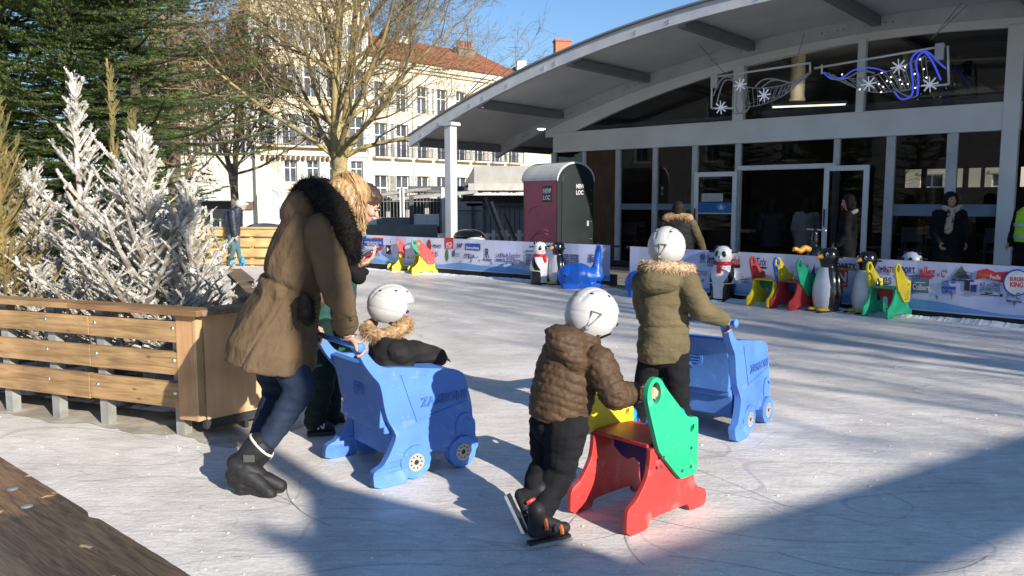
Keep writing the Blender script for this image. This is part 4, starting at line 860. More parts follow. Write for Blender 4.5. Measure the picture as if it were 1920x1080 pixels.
def fir(label, loc, H, R, z0, seed, needles=M_fir, wood_=M_firbark, whorl=.34, nb=7, droop=.22, nl=.035, nw=.004, dens=1., name='fir_tree', cat='fir tree', tip=.15, curve=1., up_=.0, thick=0., group=None, lo=None, bare=0.):
    random.seed(seed); t = thing(name, label, cat, loc, group=group); tr, nm = MB(), MB()
    tr.tube([V((0, 0, -.05)), V((0, 0, H*.5)), V((random.uniform(-.05, .05), 0, H))], [R*.045+.02, R*.025+.012, .006+thick*.6], 9)
    z = z0
    while z < H-.05:
        f = (z-z0)/(H-z0); L0 = R*(1-f)**curve+tip*.5
        for k in range(nb):
            a = 2*pi*k/nb+random.uniform(-.4, .4)+z*7; L = L0*random.uniform(.65, 1.12); el = up_*(f*.6+.4)-droop*(1-f)+.25*f+random.uniform(-.12, .12)
            d = V((cos(a)*cos(el), sin(a)*cos(el), sin(el))); n = max(3, int(L/.16)); pts = [V((0, 0, z+random.uniform(-.1, .1)))]; dd = V(d)
            for i in range(n): dd = (dd+V((0, 0, .05+up_*.08))+V((random.gauss(0, .03), random.gauss(0, .03), 0))).normalized(); pts.append(pts[-1]+dd*L/n)
            tr.tube(pts, [max(.004, (.012+.008*L)*(1-.8*i/n))+thick for i in range(n+1)], 5, caps=False)
            for i in range(n+1):
                if i/n < bare: continue
                seg = (pts[min(i+1, n)]-pts[max(i-1, 0)]).normalized(); sd = seg.cross(V((0, 0, 1))).normalized()
                tl = min(.34, .16+L*.22)*(1-.55*i/n)*random.uniform(.8, 1.2)
                if L < .35: tl *= .6
                for sgn in (-1, 1):
                    td = (seg*.75+sd*sgn*.8+V((0, 0, -.12+up_*.5))).normalized(); q = pts[i]+seg*random.uniform(-.05, .05)
                    needle_twig(nm, q, td, tl, nl, nw, int(tl*110*dens)+4, V((0, 0, 1)))
                    if thick: tr.tube([q, q+td*tl], [thick*.9, thick*.45], 5)
                    if tl > .16:
                        for g_ in (-1, 1):
                            t2 = (td*.8+td.cross(V((0, 0, 1))).normalized()*g_*.7).normalized(); q2 = q+td*tl*.45; needle_twig(nm, q2, t2, tl*.5, nl, nw, int(tl*55*dens)+3, V((0, 0, 1)))
                            if thick: tr.tube([q2, q2+t2*tl*.5], [thick*.8, thick*.4], 4)
                needle_twig(nm, pts[max(i-1, 0)], seg, L/n*1.3, nl, nw, int(16*dens)+3, V((0, 0, 1)))
        z += whorl*random.uniform(.8, 1.2)*(1-.45*f)
    needle_twig(nm, V((0, 0, H-.3)), V((0, 0, 1)), .33, nl, nw, 40, V((1, 0, 0)))
    tr.build('trunk', wood_, t); nm.build('foliage', needles, t); return t
def loc(px, d, py=500): p = W(px, py, d); return (p.x, d, 0)
fir('big dark green fir at the left edge behind the dry spruce', loc(30, 9.4), 6.4, 2.0, .5, 1, dens=1.3, nw=.007, nl=.045, whorl=.24, nb=9, curve=.7, group='green firs behind the planter')
fir('tall dark green fir filling the upper left behind the snowy trees', loc(150, 9.0), 7.2, 1.45, .5, 2, dens=1.3, nw=.007, nl=.045, whorl=.24, nb=9, curve=.7, group='green firs behind the planter')
fir('green fir with long boughs reaching toward the bare tree', loc(270, 10.2), 5.6, 2.0, 2.3, 3, nb=8, nw=.007, nl=.045, dens=1.1, group='green firs behind the planter', whorl=.3, curve=.7)
fir('dark fir farthest back between the other green firs', loc(215, 12.4), 7.5, 1.9, .6, 4, dens=1., nw=.009, nl=.055, whorl=.3, nb=9, curve=.7, group='green firs behind the planter')
# --- dry brown spruces
fir('dry yellow brown spruce with bare spiky top at the left edge', loc(6, 6.6), 2.86, .62, .5, 12, needles=M_dead, wood_=M_dead, nb=6, up_=1.1, droop=-.2, whorl=.26, nl=.02, nw=.003, name='dry_spruce', cat='spruce', thick=.003, group='dried spruces', dens=.8)
fir('thin dry spruce leader standing between the white trees', loc(226, 6.9), 2.75, .28, .7, 13, needles=M_dead, wood_=M_dead, nb=4, up_=1.3, droop=-.4, whorl=.4, nl=.018, nw=.003, name='dry_spruce', cat='spruce', thick=.005, group='dried spruces', dens=.5, curve=2.2)
fir('short dry spruce just behind the central white tree', loc(262, 6.7), 2.2, .5, .5, 14, needles=M_dead, wood_=M_dead, nb=5, up_=1.2, droop=-.3, whorl=.3, nl=.02, nw=.003, name='dry_spruce', cat='spruce', thick=.003, group='dried spruces', dens=.7)
# --- flocked white trees
kw = dict(needles=M_flock, wood_=M_flockw, name='flocked_tree', cat='christmas tree', up_=.75, droop=-.1, nl=.027, nw=.0055, thick=.007, dens=2.2, bare=.2, group='white flocked trees in the planter')
fir('tallest white flocked tree with a long bare spire', loc(160, 6.6), 2.57, .62, .45, 21, nb=5, whorl=.3, curve=1.3, **kw)
fir('central white flocked tree with a cluster of upright leaders', loc(272, 6.3), 2.08, .85, .35, 22, nb=7, whorl=.25, **kw)
fir('white flocked tree with grey shaded side at the left of the planter', loc(66, 6.9), 1.84, .68, .3, 23, nb=6, whorl=.26, **kw)
fir('white flocked tree leaning over the right end of the planter', loc(358, 6.35), 1.62, .55, .3, 24, nb=6, whorl=.25, **kw)
fir('low bushy flocked tree at the front of the planter beneath the spire tree', loc(185, 6.5), 1.35, .5, .3, 25, nb=8, whorl=.16, **kw)
fir('low flocked bush at the far left of the planter', loc(0, 7.1), 1.3, .5, .3, 26, nb=7, whorl=.17, **kw)
fir('low flocked tree behind the right corner of the planter', loc(330, 6.6), 1.35, .6, .3, 27, nb=7, whorl=.18, **kw)
# ================================================================ PLANTER
c0, cA, cB = G(-260, 735), G(383, 822), G(508, 793)
cA.z = cB.z = c0.z = 0
d = (cA-c0); L = d.length; t = thing('planter_enclosure', 'wooden planter of horizontal pine boards with plywood corner holding the white trees', 'planter', cA, atan2(d.y, d.x))
t.scale = (1, 1, .968); random.seed(4)
rows = ((.66, .80), (.43, .59), (.20, .375))
for z0, z1 in rows:
    joints = [-L, -2.9, -.93 if z0 > .4 else -.95, -.155]
    for a, b_ in zip(joints[:-1], joints[1:]):
        MB().box((a+.003, -.04, z0+random.uniform(-.006, .006)), (b_-.003, 0, z1+random.uniform(-.006, .006))).build('board', M_plank2, t, bevel=.004)
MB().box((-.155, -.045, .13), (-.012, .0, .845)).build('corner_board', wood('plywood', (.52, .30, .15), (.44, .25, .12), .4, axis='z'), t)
MB().box((-.012, -.05, .13), (.012, .01, .845)).build('corner_strip', wood('pale_strip', (.55, .36, .18), (.46, .3, .15), axis='z'), t)
MB().box((-L, -.1, .85), (-1.05, .06, .89)).build('top_rail', M_plank2, t, bevel=.005); MB().box((-1.045, -.105, .85), (.08, .06, .892)).build('top_rail', wood('dark_rail', (.30, .17, .08), (.2, .11, .05)), t, bevel=.005)
def lx(px): dd = ray(px, 800); e_ = cA-c0; k = (dd.x*c0.y-dd.y*c0.x)/(dd.y*e_.x-dd.x*e_.y); return -L+k*L
for x in (lx(-120), lx(20), lx(107), lx(197), lx(338)): MB().box((x-.035, .002, 0), (x+.035, .07, .85)).build('post', M_post, t)
m = MB()
for x in (lx(105), lx(195), lx(338)):
    for z0, z1 in rows: m.ell((x+.01, -.042, (z0+z1)/2+.02), (.014, .006, .014), nu=8, nv=4)
m.build('coach_bolt', M_chrome, t)
e = (cB-cA); a2 = atan2(e.y, e.x)-atan2(d.y, d.x); Le = e.length+.02; R2 = Matrix.Rotation(a2, 4, 'Z')
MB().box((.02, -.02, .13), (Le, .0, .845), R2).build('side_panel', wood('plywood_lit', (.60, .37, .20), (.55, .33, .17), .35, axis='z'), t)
MB().box((.02, .0, .06), (Le, .05, .128), R2).build('bottom_frame', M_dark, t)
MB().box((.3, .01, 0), (.33, .05, .06), R2).build('foot', M_dark, t)
MB().box((-.03, -.1, .85), (Le+.06, .08, .888), R2).build('top_rail', wood('grey_rail', (.24, .17, .11), (.15, .10, .07)), t)
p = R2 @ V((Le, 0, 0)); q = V((-L*.55, 2.6, 0)); dq = (q-p).normalized()
MB().bar(p+V((0, 0, .868)), q+V((0, 0, .868)), .17, .036).build('top_rail', wood('worn_rail', (.26, .19, .12), (.17, .12, .08)), t)
for z in (.3, .52, .73): MB().bar(p+V((0, 0, z)), q+V((0, 0, z)), .04, .14).build('board', M_plank2, t)
g = MB(); pl = [V((-L, .08, .0)), V((-.1, .08, 0)), p+V((-.05, .02, 0)), q, V((-L, 2.8, 0))]
g.add([v+V((0, 0, .12)) for v in pl], [(0, 1, 2, 3, 4)]); g.build('soil', mat('snowy_soil', (.5, .5, .5), .9, col2=(.08, .06, .04), vs=4, thr=(.45, .55)), t)
# dirty band of melted ice at the foot of the planter
g = MB(); random.seed(8); Mx = Matrix.Translation(cA) @ Matrix.Rotation(atan2(d.y, d.x), 4, 'Z')
vs = []
for i in range(61):
    x = -L+L*1.12*i/60; w = .06+.10*noise.noise(V((x*2.7, 0, 0)))+.06*noise.noise(V((x*11, 3, 0))); vs += [Mx @ V((x, .5, .004)), Mx @ V((x, -w, .004))]
g.add(vs, [(i*2, i*2+1, i*2+3, i*2+2) for i in range(60)]); tag(g.build('wet_edge', M_dirtice), kind='structure')
# ================================================================ NEAR RAIL
a, b_ = G(-60, 815, .95), G(420, 1111, .95); d = (b_-a); L = d.length; nn = V((d.y, -d.x, 0)).normalized()
t = thing('near_rail', 'thick dark stained wooden barrier rail with paint wear and a painted sunlit patch in the bottom left corner', 'railing', (a.x, a.y, 0), atan2(d.y, d.x))
M_rail = bpy.data.materials.new('worn_sunlit_rail_paint'); M_rail = wood('worn_sunlit_rail_paint', (.13, .088, .052), (.06, .042, .028), 3.2, rough=.5)
def worn_sunlit(m):  # scuffed specks, plus sunlight painted into the colour at the left end
    tt = m.node_tree; b = tt.nodes['Principled BSDF']; src = b.inputs['Base Color'].links[0].from_socket; tc = nd(tt, 'ShaderNodeTexCoord')
    n = nd(tt, 'ShaderNodeTexNoise'); n.inputs['Scale'].default_value = 22; n.inputs['Detail'].default_value = 6; n.inputs['Distortion'].default_value = .5; tt.links.new(tc.outputs['Object'], n.inputs[0])
    r = nd(tt, 'ShaderNodeMapRange'); r.inputs[1].default_value = .66; r.inputs[2].default_value = .70; tt.links.new(n.outputs[0], r.inputs[0])
    x = nd(tt, 'ShaderNodeMix', data_type='RGBA'); x.inputs[7].default_value = (.42, .30, .16, 1); tt.links.new(r.outputs[0], x.inputs[0]); tt.links.new(src, x.inputs[6])
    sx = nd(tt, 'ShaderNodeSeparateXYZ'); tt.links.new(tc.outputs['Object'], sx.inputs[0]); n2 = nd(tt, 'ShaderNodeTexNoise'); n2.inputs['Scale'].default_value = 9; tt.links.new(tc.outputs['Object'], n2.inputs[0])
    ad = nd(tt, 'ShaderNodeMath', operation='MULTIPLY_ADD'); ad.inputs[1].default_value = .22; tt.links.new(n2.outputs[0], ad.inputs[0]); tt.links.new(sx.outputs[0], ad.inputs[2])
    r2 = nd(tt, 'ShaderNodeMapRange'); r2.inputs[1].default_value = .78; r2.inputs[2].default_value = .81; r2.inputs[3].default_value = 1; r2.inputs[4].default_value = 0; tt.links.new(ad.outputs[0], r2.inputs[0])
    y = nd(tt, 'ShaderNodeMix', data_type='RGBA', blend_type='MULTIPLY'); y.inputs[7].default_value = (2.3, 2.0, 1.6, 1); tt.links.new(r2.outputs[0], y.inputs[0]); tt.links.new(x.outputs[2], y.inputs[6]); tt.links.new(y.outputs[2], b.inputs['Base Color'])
worn_sunlit(M_rail)
m = MB(); n = 80; vs = []
for i in range(n+1):
    x = L*i/n; k = .0015*noise.noise(V((x*20, 0, 0))); gouge = -.012*math.exp(-((x-.80)/.022)**2); yy = k+gouge
    vs += [(x, yy, -.045), (x, yy, -.006), (x, yy-.006, 0), (x, -.165, 0), (x, -.17, -.006), (x, -.17, -.045)]
m.add([(x, y, z+.95) for x, y, z in vs], [(i*6+j, i*6+6+j, i*6+6+(j+1) % 6, i*6+(j+1) % 6)[::-1] for i in range(n) for j in range(6)]); m.build('top_plank', M_rail, t, angle=30)
MB().box((0, -.13, .72), (L, -.09, .88)).build('lower_plank', M_rail, t)
m = MB()
for x in (.1, .42): m.box((x, -.12, 0), (x+.05, -.07, .905))
m.build('steel_upright', M_dark, t)
m = MB()
for x, y in ((.66, -.075), (.53, -.06)): m.lathe([(.012, 0), (.011, .002), (.007, .0035), (.001, .004)], 14, (x, y, .95))
m.build('screw_head', M_purl, t, smooth=True)
# ================================================================ OUT OF FRAME BEHIND THE CAMERA: what throws the shadows on the ice
def SPos(al, lat): p = SD*al+SP*lat; return (p.x, p.y, 0)
SA = atan2(SP.y, SP.x)
t = thing('gable_shadow_caster', 'unseen gabled block behind the viewpoint, added to cast the lower left shadow', 'shadow caster', SPos(-5, 1.78), SA)  # unseen gabled block, shaped to cast the solid shadow at lower left
MB().prism([(-.42, 0), (.6, 0), (.6, 2.95), (0, 3.42), (-.42, 3.08)], -1.8, -.1).build('wall', M_plank2, t)
MB().prism([(-.46, 3.0), (-.5, 3.07), (0, 3.52), (.64, 2.86), (.6, 2.8), (0, 3.42)], -1.9, .0).build('roof', M_slate, t)
fir('young fir added behind the viewpoint to dapple a shadow edge', SPos(-7.3, 1.36), 4.25, .8, .4, 91, nw=.007, dens=.7, nb=6, whorl=.32)  # fir put in to soften the left edge of that shadow
t = thing('stripe_shadow_pole', 'unseen metal pole added behind the viewpoint to cast a narrow shadow stripe', 'lamp post', SPos(-7.5, 1.76))  # unseen pole put in to throw a thin shadow stripe on the parka
MB().tube([(0, 0, 0), (0, 0, 6.7)], [.10, .09], 12).build('pole', M_alu, t, smooth=True); MB().lathe([(.05, 0), (.22, .1), (.2, .2), (.03, .35)], 16, (0, 0, 6.7)).build('pole_cap', M_alu, t, smooth=True)
t = thing('beam_shadow_caster', 'unseen flat beam on posts added behind the viewpoint to cast the lower right shadow', 'gate', SPos(-6, 2.3), SA-.10)  # invented beam, sized and turned to throw the diagonal shadow at lower right
MB().box((0, -.25, 2.98), (11, .25, 3.12)).build('flat_roof', M_plank2, t)
for x in (3.9, 9.7): MB().box((x, -.06, 0), (x+.1, .06, 2.98)).build('post', M_plank2, t)
k = 0
for al, lat, sd in ((-15, 8.4, 41), (-18, 11.6, 42), (-13, 15.0, 43)):
    k += 1; bare_tree(('bare street tree nearest behind the viewpoint', 'bare street tree second behind the viewpoint', 'bare street tree farthest right behind the viewpoint')[k-1], SPos(al, lat), 3.2, 11, 20, .28, sd, mt=M_barkg, tw=.85)
facade('brown house across the square behind the viewpoint', (-30, -42, 0), (-52, 6, 0), 13, [(9, 11, us8, 1.2, ''), (5.2, 7.6, us8, 1.2, ''), (1, 3.6, us8, 1.5, '')], wallm=mat('taupe_render', (.24, .23, .22), .9), roofm=M_darkslate)
fir('dark evergreen across the square behind the viewpoint', (-19, -4, 0), 8, 3, .5, 61, nw=.02, nl=.09, dens=.4, whorl=.5)
# ================================================================ SKATING AIDS
def plastic(name, c, rough=.45):
    m = mat(name, c, rough, col2=tuple(x*.84 for x in c), vs=5, bump=.12, bs=120, spec=.4, bdist=.003, rv=.08); t = m.node_tree; b = t.nodes['Principled BSDF']; src = b.inputs['Base Color'].links[0].from_socket
    tc = nd(t, 'ShaderNodeTexCoord'); fac = None                      # frost specks and scuffs
    for sc, lo, hi, k in ((90, .68, .73, .32), (9, .58, .75, .12)):
        n = nd(t, 'ShaderNodeTexNoise'); n.inputs['Scale'].default_value = sc; n.inputs['Detail'].default_value = 5; n.inputs['Distortion'].default_value = .8; t.links.new(tc.outputs['Object'], n.inputs[0])
        r = nd(t, 'ShaderNodeMapRange'); r.inputs[1].default_value = lo; r.inputs[2].default_value = hi; r.inputs[4].default_value = k; t.links.new(n.outputs[0], r.inputs[0])
        x = nd(t, 'ShaderNodeMix', data_type='RGBA'); x.inputs[7].default_value = (.75, .75, .76, 1); t.links.new(r.outputs[0], x.inputs[0]); t.links.new(src, x.inputs[6]); src = x.outputs[2]
    t.links.new(src, b.inputs['Base Color']); return m
P_red = plastic('red_board', (.50, .045, .04)); P_green = plastic('green_board', (.02, .42, .20)); P_yel = plastic('yellow_board', (.80, .62, .03)); P_navy = plastic('navy_board', (.015, .035, .16)); P_blueb = plastic('blue_board', (.03, .13, .55))
P_dgrn = plastic('dark_green_board', (.01, .17, .07)); P_blue = plastic('moulded_blue', (.082, .215, .60), .58); P_deep = plastic('deep_blue_plastic', (.01, .12, .60), .35)
P_black = mat('gloss_black', (.008, .008, .009), .18, coat=.4); P_wht = mat('gloss_white', (.72, .72, .72), .3, col2=(.62, .62, .63), coat=.2); P_or = mat('orange_plastic', (.75, .33, .04), .4); P_redg = mat('gloss_red', (.5, .02, .02), .35); P_yelg = mat('yellow_feet', (.75, .48, .03), .4)
SIDE = chaikin([(0, 0), (0, .11), (.02, .14), (.073, .165), (.12, .22), (.146, .26), (.16, .32), (.166, .40), (.45, .40), (.49, .30), (.504, .21), (.53, .14), (.56, .105), (.60, .095), (.625, .08), (.63, .03), (.61, 0), (.49, 0), (.475, .035), (.46, .045), (.18, .045), (.165, .03), (.155, 0)], 1)
TOP = chaikin([(.112, .60), (.097, .65), (.105, .70), (.135, .735), (.17, .74), (.20, .725), (.235, .68), (.405, .515), (.43, .50), (.49, .495), (.505, .475), (.503, .22), (.485, .205), (.39, .20), (.365, .205), (.20, .37), (.185, .40)], 1)
def chair_aid(label, loc, rz, top_l, top_r, base, brace, seat=None, w=.34, stickers=True):
    t = thing('chair_skating_aid', label, 'skating aid', loc, rz, 'chair shaped skating aids'); th = .026
    for sgn, top in ((0, top_r), (1, top_l)):
        y = sgn*w
        MB().prism(SIDE, y-th/2, y+th/2).build('side_panel', base, t, bevel=.003)
        yo = y-th/2-th-.001 if sgn == 0 else y+th/2+.001
        p = MB().prism(TOP, yo, yo+th, [ellipse(.165, .665, .033, .052, 22, .15), chaikin([(.435, .45), (.47, .465), (.47, .435), (.44, .42)], 1)]).build('head_panel', top, t, bevel=.003)
        ys = yo-.004 if sgn == 0 else yo+th
        for x, z in ((.225, .345), (.21, .30), (.445, .345), (.375, .245), (.445, .25)): MB().cyl((x, ys, z), (x, ys+.004, z), .009, 10).build('bolt', M_chrome, p)
        if sgn == 1: MB().prism(ellipse(.20, .52, .042, .05, 20), yo-.004, yo-.0005).build('cheek_disc', top, p)
    MB().box((.17, th/2+.001, .385), (.45, w-th/2-.001, .404)).build('seat', seat or base, t, bevel=.003)
    B = chaikin([(.0+th, .38), (w-th, .38), (w-th, .24), (w-.09, .1), (w-.14, .1), (w-.15, .24), (w-.19, .27), (th+.09, .27), (th+.03, .1), (th, .14)], 1)
    m = MB(); m.prism([(th, .378), (w-th, .378), (w-th, .24), (w-.10, .10), (w-.15, .10), (w-.16, .24), (w-.2, .27), (w-.235, .27), (w-.25, .1), (w-.27, .1), (th, .24)][::-1] if False else [(w-th, .378), (th, .378), (th, .30), (.075, .10), (.15, .10), (.165, .25), (.2, .27), (.24, .25), (.28, .26), (w-th, .30)], .30, .318, f=lambda x, y, z: (y, x, z)); m.build('brace_board', brace, t, bevel=.003)
    return t
gA, gB = G(1171, 1008), G(1312, 948); gA0 = gA; cr = atan2(gB.y-gA.y, gB.x-gA.x)
cha = chair_aid('red board chair skating aid with green and yellow heads pushed by the child in brown', gA, cr, P_yel, P_green, P_red, P_navy, w=.36)
# the ones parked along the boards
def at(px, py): return G(px, py)
chair_aid('yellow based chair aid with green and red heads, leftmost by the far banner', at(735, 509.5), radians(26), P_green, P_red, P_yel, P_navy)
chair_aid('yellow based chair aid with green left and large red right head by the far banner', at(772, 514), radians(22), P_green, P_red, P_yel, P_navy)
chair_aid('yellow based chair aid with red and blue heads beside the red scarf panda', at(1437, 578), radians(40), P_red, P_blueb, P_yel, P_dgrn)
chair_aid('red based chair aid with yellow and green heads next to the large penguin', at(1478, 583), radians(30), P_yel, P_green, P_red, P_navy)
chair_aid('green based chair aid with two yellow heads beside the rightmost penguin', at(1662, 599), radians(36), P_yel, P_yel, P_green, P_red)
# ---- moulded blue machine-shaped aid
ZS = [(0, 0), (0, .088), (.03, .105), (.065, .115), (.115, .175), (.165, .255), (.15, .30), (.12, .35), (.10, .42), (.085, .52), (.07, .57), (.03, .615), (-.01, .67), (-.045, .735), (-.075, .775), (-.085, .80), (-.04, .80), (-.015, .775), (.02, .72), (.06, .675), (.11, .65), (.19, .645), (.57, .585), (.625, .55), (.65, .46), (.675, .36), (.68, .28), (.70, .26), (.70, .16), (.72, .14), (.72, .09), (.68, .085), (.42, .125), (.40, .13), (.38, .09), (.23, .09), (.21, .03), (.20, 0)]
def machine(label, loc, rz, word='ZAMBONI'):
    t = thing('machine_skating_aid', label, 'skating aid', loc, rz, 'blue moulded skating aids'); w = .57; tk = .05
    P = chaikin(ZS, 1)
    for y0 in (0, w-tk):
        m = MB().prism(P, y0, y0+tk); m.v = [(x, y+(-1 if y0 == 0 else 1)*.06*max(0, 1-z/.33)*(x < .3)*min(1, (.3-x)/.1), z) for x, y, z in m.v]; m.build('side_shell', P_blue, t, bevel=.012, seg=3)
    m = MB(); m.prism(chaikin([(.36, .14), (.36, .58), (.40, .605), (.56, .585), (.61, .545), (.64, .45), (.665, .35), (.67, .14)], 1), tk-.003, w-tk+.003); m.build('hood', P_blue, t, bevel=.012)
    m = MB(); m.prism([(.09, .30), (.10, .42), (.085, .52), (.05, .60), (.02, .66), (.06, .67), (.10, .62), (.13, .54), (.14, .42), (.13, .30)], tk-.003, w-tk+.003); m.build('rear_wall', P_blue, t, bevel=.01)
    MB().box((.12, tk, .26), (.37, w-tk, .32)).build('seat', P_blue, t, bevel=.012)
    MB().box((.16, tk, .12), (.2, w-tk, .27)).build('foot_step', P_blue, t, bevel=.01)
    MB().tube([(-.065, -.05, .79), (-.065, w+.05, .79)], .017, 14).build('handlebar', P_blue, t, smooth=True)
    for y in (-.055, w+.055): MB().ell((-.065, y, .79), (.028, .016, .028), nu=16, nv=10).build('handle_knob', P_blue, t, smooth=True)
    # moulded side details
    for sgn, y in ((-1, -.0), (1, w)):
        yo = lambda a: y+sgn*a
        MB().prism([(.20, .60), (.215, .60), (.31, .33), (.64, .395), (.64, .385), (.30, .315)], min(yo(0), yo(.006)), max(yo(0), yo(.006))).build('moulded_crease', P_blue, t, bevel=.002)
        MB().prism(chaikin([(.56, .19), (.555, .26), (.58, .31), (.62, .325), (.66, .31), (.68, .27), (.665, .265), (.64, .295), (.61, .295), (.59, .26), (.59, .19)], 1), min(yo(0), yo(.012)), max(yo(0), yo(.012))).build('cab_arch', P_blue, t, bevel=.004)
        for cx_, r in ((.275, .098), (.59, .094)):
            m = MB(); pf = []
            for i in range(44): a = 2*pi*i/44; rr = r*(1 if i % 4 < 2 else .965); pf.append((cx_+rr*cos(a), .098+rr*sin(a)))
            m.prism(pf, min(yo(-.03), yo(.032)), max(yo(-.03), yo(.032))); wh = m.build('wheel', P_blue, t, bevel=.005)
            m = MB(); hs = [ellipse(cx_+.034*cos(a), .098+.034*sin(a), .0055, .0055, 8) for a in [2*pi*i/9 for i in range(9)]]
            pr = []
            for i in range(40): a = 2*pi*i/40; rr = .052*(1 if i % 2 else .95); pr.append((cx_+rr*cos(a), .098+rr*sin(a)))
            m.prism(pr, min(yo(.0325), yo(.036)), max(yo(.0325), yo(.036)), hs+[ellipse(cx_, .098, .015, .015, 12)]); m.build('rim', mat('rim_silver', (.40, .385, .35), .5, .2), wh)
            MB().prism(ellipse(cx_, .098, .047, .047, 24), min(yo(.0321), yo(.0324)), max(yo(.0321), yo(.0324))).build('rim_backing', M_blackr, wh)
        xs, dr = (.33, 1) if sgn < 0 else (.62, -1)
        M = frame((xs, yo(.001), .40), (dr, 0, .03), (0, 0, 1)); q = text(word, .07, P_blue, t, M, 'raised_lettering', .005, .003, .96)
        q.data.materials.clear(); q.data.materials.append(plastic('dark_blue_letter', (.05, .14, .42)))
    # emblem on the rear wall
    Mr = frame((.083, w*.5+.05, .50), (0, -1, 0), (.02, 0, 1)); m = MB()
    for r in (.055, .045): m.tube([Mr @ V((r*cos(a)+.05, r*sin(a), .004)) for a in [2*pi*i/24 for i in range(25)]], .003, 5)
    for dz in (-.02, 0, .02): m.bar(Mr @ V((.02, dz, .004)), Mr @ V((.08, dz, .004)), .006)
    m.build('raised_emblem', P_blue, t)
    return t
gA, gB = G(690, 916), G(868, 882); Z1 = G(693, 915); r1 = radians(37)
machine('bright blue moulded machine skating aid in the foreground carrying the seated child', Z1, r1)
Z2 = G(1365, 829); r2 = radians(51)
machine('blue moulded machine skating aid held by the standing child in the olive parka', Z2, r2)
# ---- animals
def lathed(prof, n, cls, sx=1., sy=1., lean=0.):
    """revolve a profile; cls(theta, z) names the patch each face belongs to"""
    pr = [tuple(p) for p in spline([V((r, 0, z)) for r, z in prof], 26)]; out = {}
    pts = [[(r*cos(2*pi*k/n)*sx+lean*z*z, r*sin(2*pi*k/n)*sy, z) for k in range(n)] for r, _, z in pr]
    for i in range(len(pr)-1):
        zc = (pr[i][2]+pr[i+1][2])/2
        for k in range(n):
            th = (2*pi*(k+.5)/n+pi) % (2*pi)-pi; c = cls(th, zc); m = out.setdefault(c, (MB(), {}))
            idx = []
            for a, b in ((i, k), (i, (k+1) % n), (i+1, (k+1) % n), (i+1, k)):
                if (a, b) not in m[1]: m[1][(a, b)] = len(m[0].v); m[0].v.append(pts[a][b])
                idx.append(m[1][(a, b)])
            m[0].f.append(tuple(idx))
    return {k: v[0] for k, v in out.items()}
def panda(label, loc, rz, h=.86, group='panda and penguin skating aids'):
    t = thing('panda_skating_aid', label, 'skating aid', loc, rz, group); s = h/.86
    prof = [(.001, 0), (.16, .0), (.185, .03), (.19, .10), (.20, .22), (.205, .34), (.185, .46), (.15, .54), (.115, .59), (.118, .62), (.135, .67), (.14, .73), (.125, .79), (.08, .84), (.001, .86)]
    def cls(th, z):
        a = abs(th)
        if z < .035: return 'base'
        if .555 < z < .615: return 'scarf'
        if z >= .615: return 'head' if a < 2.2 or z > .8 else 'fur'
        if z < .27: return 'legs' if a > .42+.25*(z > .2)*(z-.2)*6 else 'fur'
        if a > 2.1: return 'arms'
        ac = .72+(z-.28)*3.4
        return 'arms' if z > .285 and abs(a-ac) < .33 else 'fur'
    cols = dict(base=P_black, scarf=P_redg, head=P_wht, legs=P_black, arms=P_black, fur=P_wht)
    for k, m in lathed(prof, 180, cls).items(): o = m.build({'base': 'base', 'scarf': 'scarf', 'head': 'head', 'legs': 'legs', 'arms': 'arms', 'fur': 'belly'}[k], cols[k], t, smooth=True); o.data.transform(Matrix.Scale(s, 4))
    def e(name, c, r, m_, rot=None): return MB().ell(V(c)*s, V(r)*s, rot, 18, 12).build(name, m_, t, smooth=True)
    for sg in (-1, 1):
        e('eye_patch', (.118, sg*.058, .735), (.026, .034, .050), P_black, Matrix.Rotation(sg*.3, 3, 'X')); e('ear', (-.01, sg*.105, .835), (.028, .034, .034), P_black)
    e('muzzle', (.135, 0, .675), (.03, .04, .03), P_wht); e('nose', (.163, 0, .69), (.012, .018, .012), P_black)
    MB().box(V((.13, -.02, .44))*s, V((.205, .05, .56))*s).build('scarf_end', P_redg, t, bevel=.012)
    MB().cyl(V((0, -.24, .76))*s, V((0, .24, .76))*s, .014, 10).build('handlebar', M_blackr, t, smooth=True)
    for sg in (-1, 1): MB().box(V((-.14, sg*.12-.02, -.0))*s, V((.26, sg*.12+.02, .03))*s).build('runner', M_blackr, t, bevel=.006)
    return t
